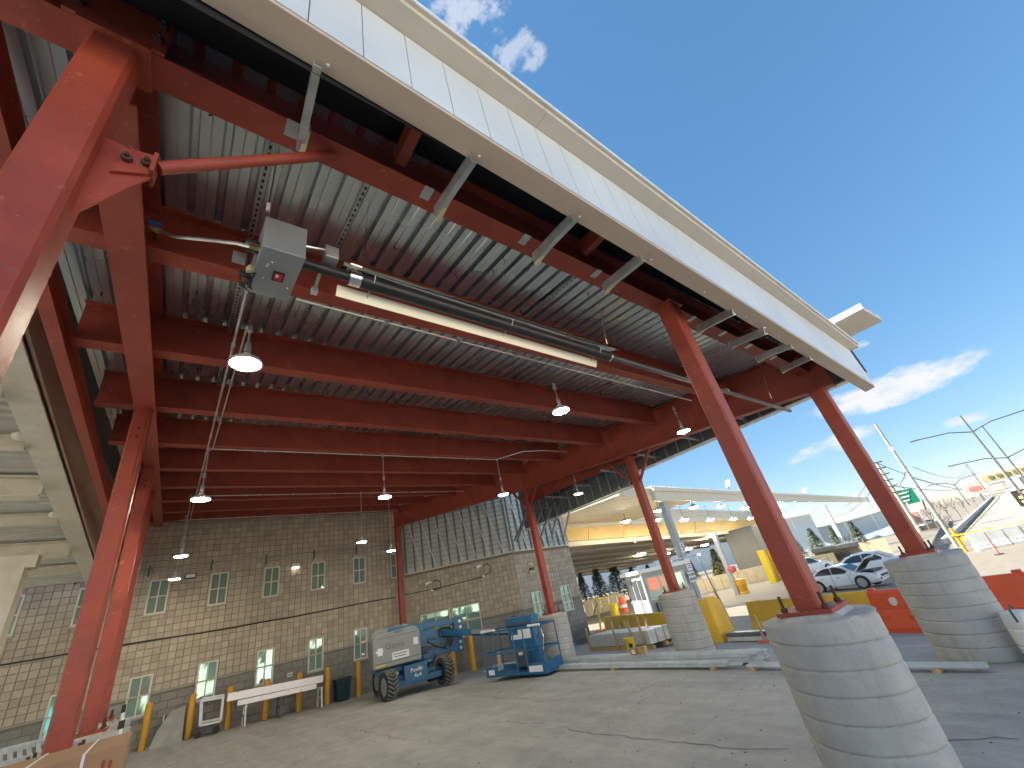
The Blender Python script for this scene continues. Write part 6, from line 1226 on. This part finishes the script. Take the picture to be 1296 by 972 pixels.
# hedge strip and verge under the far bank
pts = [fq(x, y, D) for x, y, D in ((1150, 690, 85), (1215, 664, 90), (1262, 640, 120), (1262, 628, 125), (1150, 664, 95))]
# ramp road climbing away on the right
ra_ = [fq(1208, 697, 60), fq(1340, 668, 60), fq(1345, 600, 230), fq(1258, 629, 230)]
for p in ra_[:2]: p.z = -1.75
struct(MB().poly(ra_, -3.0, UZ).build('ramp_road', RAMP))
def rp(f, g): return ra_[0].lerp(ra_[1], g).lerp(ra_[3].lerp(ra_[2], g), f)
o = MB(); o.poly([rp(0, .08) + UZ * .03, rp(0, .088) + UZ * .03, rp(1, .10) + UZ * .1, rp(1, .085) + UZ * .1], .02, UZ); o = o.build('yellow_line', YPAINT); struct(o)
p_, q__ = fq(1212, 692, 61), fq(1262, 634, 190); rw_ = thing('retaining_wall', ra_[0], 'long grey retaining wall climbing along the left side of the ramp', 'wall')
for k in range(8):
    a, b = ra_[0].lerp(ra_[3], k / 8), ra_[0].lerp(ra_[3], (k + .985) / 8); 
    MB().add([a - UZ * .9, b - UZ * .9, b + UZ * .5, a + UZ * .5, a - UZ * .9 + Vector((-.3, .4, 0)), b - UZ * .9 + Vector((-.3, .4, 0)), b + UZ * .5 + Vector((-.3, .4, 0)), a + UZ * .5 + Vector((-.3, .4, 0))], [(3, 2, 1, 0), (4, 5, 6, 7), (0, 1, 5, 4), (2, 3, 7, 6), (1, 2, 6, 5), (0, 4, 7, 3)]).build('wall_panel', M('blue_grey_concrete', (.50, .49, .46), .8) if k == 0 else bpy.data.materials['blue_grey_concrete'], rw_)
# far deck of a bridge
br_ = thing('bridge_deck', fq(1260, 605, 260), 'pale elevated roadway crossing behind the signs at the right edge', 'bridge'); wallpx((1228, 616, 620), (1330, 590, 596), 262, 262, 8, 'deck_edge', BLDT, br_); wallpx((1228, 612, 615), (1330, 586, 589), 261, 261, .4, 'parapet_wall', CREAM, br_)
# yellow rail fence at the foot of the ramp
t_ = thing('rail_fence', fq(1240, 680, 56), 'yellow rail fence along the foot of the ramp', 'fence')
for k in range(16):
    x = 1212 + 7 * k; a = fq(x, 690 - .19 * (x - 1212), 57); b = fq(x - 2, 676 - .19 * (x - 1212), 57); MB().bar(a, b, .1, .1).build('fence_post', YEL, t_)
for dy in (0, 6): MB().bar(fq(1208, 678 + dy, 57), fq(1330, 655 + dy, 57), .08, .1).build('rail', YELB, t_)
# white plastic barriers and posts on the lot
for k in range(5):
    a, b = gp(1237 + 22 * k, 697.5 - 4.2 * k), gp(1258 + 22 * k, 693.5 - 4.2 * k)
    water_barrier(a, b, 'white plastic barrier, %s of the row on the sunlit lot' % names[k], WHITEPL, 1.15, grp='white barriers on the sunlit lot', hole=False)
a = gp(1265, 702); t_ = thing('delineator', a, 'thin pink red post in front of the white barriers', 'post'); b = q(1254, 676, y=a.y); MB().tube([a, a + UZ * (b.z - a.z)], .05, 8).build('post_tube', REDP, t_); MB().lathe([(.25, 0), (.2, .06), (0, .08)], a, 12).build('rubber_foot', RUB, t_)
a = gp(1223, 698); t_ = thing('yellow_post', a, 'leaning looking yellow post left of the white barriers', 'post'); MB().tube([a, a + UZ * 1.7], .12, 10).build('post_tube', YEL, t_); MB().box(a + UZ * 1.2, (.5, .4, .1)).build('cross_plate', YELB, t_)
# weathered utility pole and lamp standards
def pole(px0, py0, px1, py1, r_, lab, m, nm='utility_pole', cat='pole', D=None, taper=.6):
    a = gp(px0, py0) if D is None else fq(px0, py0, D); zt_ = fq(px1, py1, math.hypot(a.x, a.y)).z
    b = Vector((a.x, a.y, zt_)); t_ = thing(nm, a, lab, cat); MB().tube([a, b], [r_, r_ * taper], 10).build('shaft', m, t_, smooth='auto'); return t_, a, b
t_, a, b = pole(1212, 692, 1112, 535, .17, 'weathered pole beside the far right red column', POLEM); MB().box(b.lerp(a, .23) + Vector((-.2, 0, 0)), (.3, .25, .35)).build('fixture', PAPER, t_); pTop = b
t_, a, b = pole(1160, 665, 1107, 586, .16, 'lattice topped pole just right of the far red column', POLEM, D=46)
for k in range(6): MB().bar(b - UZ * .5 * k + Vector((-.5, .3, 0)), b - UZ * .5 * k + Vector((.5, -.3, 0)), .08, .08).build('cross_arm', DPOLE, t_)
lt = b
def arms(t_, b, L, up, n_=1):
    for s in (-1, 1)[:n_ + 1] if n_ == 2 else (n_,):
        d_ = Vector((.35, -.93, 0)) * s; MB().tube([b - UZ * .2, b + d_ * L * .4 + UZ * up * .7, b + d_ * L + UZ * up], .07, 6).build('mast_arm', DPOLE, t_); MB().bar(b + d_ * L + UZ * up, b + d_ * (L + .9) + UZ * up, .3, .12).build('lamp_head', DPOLE, t_)
t_, a, b = pole(1352, 700, 1246, 516, .16, 'tall dark double armed lamp standard at the right edge', DPOLE, 'street_lamp', 'street lamp', D=75); arms(t_, b - UZ * 2, 5, .6, 2)
t_, a, b = pole(1340, 660, 1256, 534, .14, 'second dark lamp standard close behind the tall one', DPOLE, 'street_lamp', 'street lamp', D=85); arms(t_, b - UZ * 4.5, 5, .5, 2)
t_, a, b = pole(1247, 620, 1223, 587, .16, 'thin pole standing far off by the top of the ramp', DPOLE, D=180); fp = b
t_, a, b = pole(1227, 640, 1210, 612, .12, 'small lamp standard among the bare trees', DPOLE, 'street_lamp', 'street lamp', D=120); arms(t_, b, 3, .8, 2)
for (a, b, sg_, lb) in ((fq(1155, 591, 60), fp, 2.5, 'upper sagging power line'), (fp, fq(1300, 570, 120), 2, 'upper power line running on to the right edge'), (fq(1155, 605, 60), fq(1300, 590, 130), 3, 'lower sagging power line'), (lt, fq(1060, 640, 120), 1.2, 'cable falling left from the lattice topped pole'), (lt - UZ, fq(1050, 652, 120), 1.2, 'lower cable falling left from the lattice topped pole'), (lt, fq(1200, 610, 150), 1, 'cable running right from the lattice topped pole'), (lt - UZ * 2, fq(1230, 612, 170), 1, 'low cable running right from the lattice topped pole')):
    pts = [a.lerp(b, i / 12) - UZ * sg_ * 4 * (i / 12) * (1 - i / 12) for i in range(13)]; o = MB().tube(pts, .035, 5).build('power_line', DPOLE); tag(o, lb, 'power line')
pts = [fq(x, y, 58) for x, y in ((1147, 590), (1144, 605), (1139, 613), (1150, 624))]; o = MB().tube(pts, .04, 5).build('power_line', DPOLE); tag(o, 'slack loop of cable hanging by the weathered pole', 'cable')
# green road sign and other signs
c_ = fq(1143, 630, 80); nrm = (EYE - c_); nrm.z = 0; nrm.normalize(); rx_ = Vector((-nrm.y, nrm.x, 0)); rx_ = rx_ if rx_.dot(Vector((1, -1, 0))) > 0 else -rx_
sg = thing('road_sign', c_, 'green overhead road sign with white lines beside the far red column', 'road sign'); MB().bar(c_ - rx_ * 1.45, c_ + rx_ * 1.45, .12, 1.9).build('sign_panel', GREEN, sg)
for k in range(3): MB().bar(c_ - rx_ * (1.0 - .2 * k) + nrm * .1 + UZ * (.55 - .5 * k), c_ + rx_ * (.9 - .2 * k) + nrm * .1 + UZ * (.55 - .5 * k), .04, .16).build('legend', WHITEPL, sg)
MB().bar(c_ + nrm * .1 - UZ * .8 - rx_ * .1, c_ + nrm * .1 - UZ * .8 + rx_ * .1, .04, .2).build('arrow', WHITEPL, sg)
c3 = fq(1158, 629, 80); MB().bar(c3 - rx_ * .6, c3 + rx_ * .6, .1, 1.2).build('back_panel', GREYCOL, sg); MB().bar(fq(1130, 633, 80.5) , fq(1165, 626, 80.5), .12, .12).build('gantry', DPOLE, sg); MB().tube([fq(1165, 626, 80.5), fq(1172, 645, 80.5) - UZ * 0], .1, 6).build('gantry_leg', DPOLE, sg)
def board(px, py, D, w_, h_, lab, nm, m, cat='sign', frame=True):
    c_ = fq(px, py, D); n_ = (EYE - c_); n_.z = 0; n_.normalize(); n_ = (n_ + Vector((-.5, -.0, 0))).normalized(); r_ = Vector((n_.y, -n_.x, 0)); r_ = r_ if r_.dot(Vector((1, -1, 0))) > 0 else -r_
    t_ = thing(nm, c_, lab, cat); 
    if frame: MB().bar(c_ - r_ * (w_ / 2 + .35), c_ + r_ * (w_ / 2 + .35), .4, h_ + .7).build('cabinet', WHITEPL, t_)
    MB().bar(c_ - r_ * w_ / 2 + n_ * .25, c_ + r_ * w_ / 2 + n_ * .25, .1, h_).build('face', m, t_); return t_, c_, r_, n_
t_, c_, r_, n_ = board(1312, 626, 100, 4.6, 2.3, 'electronic message board with orange letters at the right edge', 'message_board', CARBON)
for k, (y, m__) in enumerate(((.75, LED), (.1, LED), (-.6, LEDG))):
    for j in range(9): 
        if (j * 7 + k * 3) % 5: MB().bar(c_ - r_ * (1.8 - .42 * j) + n_ * .34 + UZ * y, c_ - r_ * (1.8 - .42 * j - .3) + n_ * .34 + UZ * y * .8, .04, .34).build('lit_character', m__, t_)
MB().bar(c_ - r_ * 1.9 - UZ * 2.6, c_ + r_ * 2.8 - UZ * 2.6, .4, .9).build('lower_box', WHITEPL, t_); MB().bar(c_ + r_ * .3 - UZ * 4.1, c_ + r_ * 3 - UZ * 4.1, .4, 1.4).build('lower_panel', GREYCOL, t_); 
for s in (-.8, 1.2): MB().bar(c_ + r_ * s - UZ * 1.8, c_ + r_ * s - UZ * 6.5, .3, .3, (0, 1, 0)).build('leg', WHITEPL, t_)
t_, c_, r_, n_ = board(1285, 597, 120, 9, 1.2, 'wide flat roadside sign behind the message board', 'roadside_sign', M('olive_sign', (.32, .30, .14), .6)); MB().bar(c_ - UZ * 1.6 - r_ * 2, c_ - UZ * 1.6 + r_ * 5, .3, 1.0).build('lower_face', CREAM, t_); MB().bar(c_ - UZ, c_ - UZ * 9, .5, .5, (0, 1, 0)).build('leg', DPOLE, t_)
for j in range(7): MB().bar(c_ - r_ * (3.6 - j * 1.1) + n_ * .4, c_ - r_ * (3.0 - j * 1.1) + n_ * .4, .04, .6).build('legend', BARK, t_)
t_, c_, r_, n_ = board(1235, 618, 190, 5, 3.2, 'small billboard beside the far thin pole', 'billboard', M('faded_billboard', (.5, .4, .3), .6)); MB().bar(c_, c_ - UZ * 6, .5, .5, (0, 1, 0)).build('leg', DPOLE, t_); MB().bar(c_ - r_ * 1.5 + n_ * .4, c_ + r_ * 1 + n_ * .4, .04, 1.2).build('picture', REDP, t_)
t_, c_, r_, n_ = board(1022, 661, 300, 5.5, 2.2, 'small dark billboard above the far warehouse', 'billboard', DGREY, 'sign', False); MB().bar(c_, c_ - UZ * 12, .6, .6, (0, 1, 0)).build('leg', DPOLE, t_)
t_, c_, r_, n_ = board(1152, 657, 100, 2.6, 1.9, 'reddish panel sign low beside the far red column', 'panel_sign', M('faded_red_panel', (.4, .2, .15), .6))
# vehicles and trailer by the far column
p = gp(1166, 706); 
def van(px, pb, D, L, h_, lab, m):
    c_ = fq(px, pb, D); d_ = Vector((.45, -.9, 0)); n_ = Vector((-.9, -.45, 0)); t_ = thing('box_van', c_, lab, 'van'); Rv = Matrix((d_, n_, UZ)).transposed()
    MB().box(c_ + UZ * (h_ / 2 + .35), (L, 2.1, h_), Rv).build('body', m, t_, bevel=.12)
    for k in range(3): MB().box(c_ + n_ * 1.06 + d_ * (-L * .3 + k * L * .3) + UZ * (h_ * .68 + .3), (L * .22, .04, h_ * .34), Rv).build('window', GLASSD, t_)
    for s in (-.32, .32): MB().lathe([(.0, 0), (.38, 0), (.38, .25), (0, .25)], c_ + d_ * s * L + n_ * .9 + UZ * .38, 16, n_.to_track_quat('Z', 'Y').to_matrix()).build('wheel', RUB, t_)
zb_ = fq(1168, 684, 105).z; bk = [fq(1120, 700, 70), fq(1216, 690, 66), fq(1222, 672, 105), fq(1120, 690, 105)]
for p_ in bk[:2]: p_.z = -1.82
for p_ in bk[2:]: p_.z = zb_
struct(MB().poly(bk, -3, UZ).poly([bk[3], bk[2], fq(1222, 664, 150), fq(1120, 676, 150)], -4, UZ).build('grass_bank', GRASS))
van(1166, 684, 104, 4.6, 2.1, 'white van with dark windows beside the foot of the far red column', WHITEC); van(1186, 680, 104, 4.2, 2.3, 'tan cabin with dark windows left of the weathered pole', CREAM)
p = fq(1175, 667, 149); car(p, 2.2, 'silver car parked high beside the weathered pole', GREYCOL, False, 1.15)
# ------------------------------------------------------------------ what the windows mirror: the south side of the yard
sb = thing('terminal_building', (5, -30, -1.5), 'long pale building across the yard behind the viewpoint', 'building')
MB().bb((-40, -40, -1.6), (55, -27, 8.0)).build('wall', M('pale_render', (.74, .70, .60), .8, var=.05, scale=.4), sb); MB().bb((-40.2, -27, 3.4), (55.2, -26.8, 3.9)).build('blue_band', M('blue_band', (.05, .3, .5), .5), sb)
for k in range(22): MB().bb((-38 + k * 4.2, -27, .6), (-36 + k * 4.2, -26.93, 2.6)).build('window', GLASSD, sb)
for x, m__, lb in ((-14, ORANGE, 'orange shipping container behind the viewpoint'), (-7, M('cyan_paint', (.05, .4, .5), .5), 'cyan shipping container behind the viewpoint'), (8, WHITEPL, 'white shipping container behind the viewpoint'), (17, ORANGE, 'second orange container behind the viewpoint')):
    t_ = thing('shipping_container', (x, -21, -1), lb, 'container'); MB().bb((x - 3, -23, -1.2), (x + 3, -20.6, 1.3)).build('body', m__, t_)
    for k in range(12): MB().bb((x - 2.9 + k * .5, -20.6, -1.1), (x - 2.7 + k * .5, -20.55, 1.2)).build('rib', m__, t_)

# grit and small scraps on the slab
rnd = random.Random(11); mb = MB()
for i in range(420):
    x, y = rnd.uniform(.5, 9), rnd.uniform(.8, 17); r_ = rnd.uniform(.004, .014); z = G(x, y)
    mb.add([(x - r_, y - r_ * .6, z), (x + r_, y - r_, z), (x + r_ * .7, y + r_, z), (x - r_ * .8, y + r_ * .7, z), (x, y, z + r_)], [(0, 1, 4), (1, 2, 4), (2, 3, 4), (3, 0, 4)])
o = mb.build('slab_grit', BARK); tag(o, 'scattered grit and small scraps on the concrete slab', 'grit', None, 'stuff')
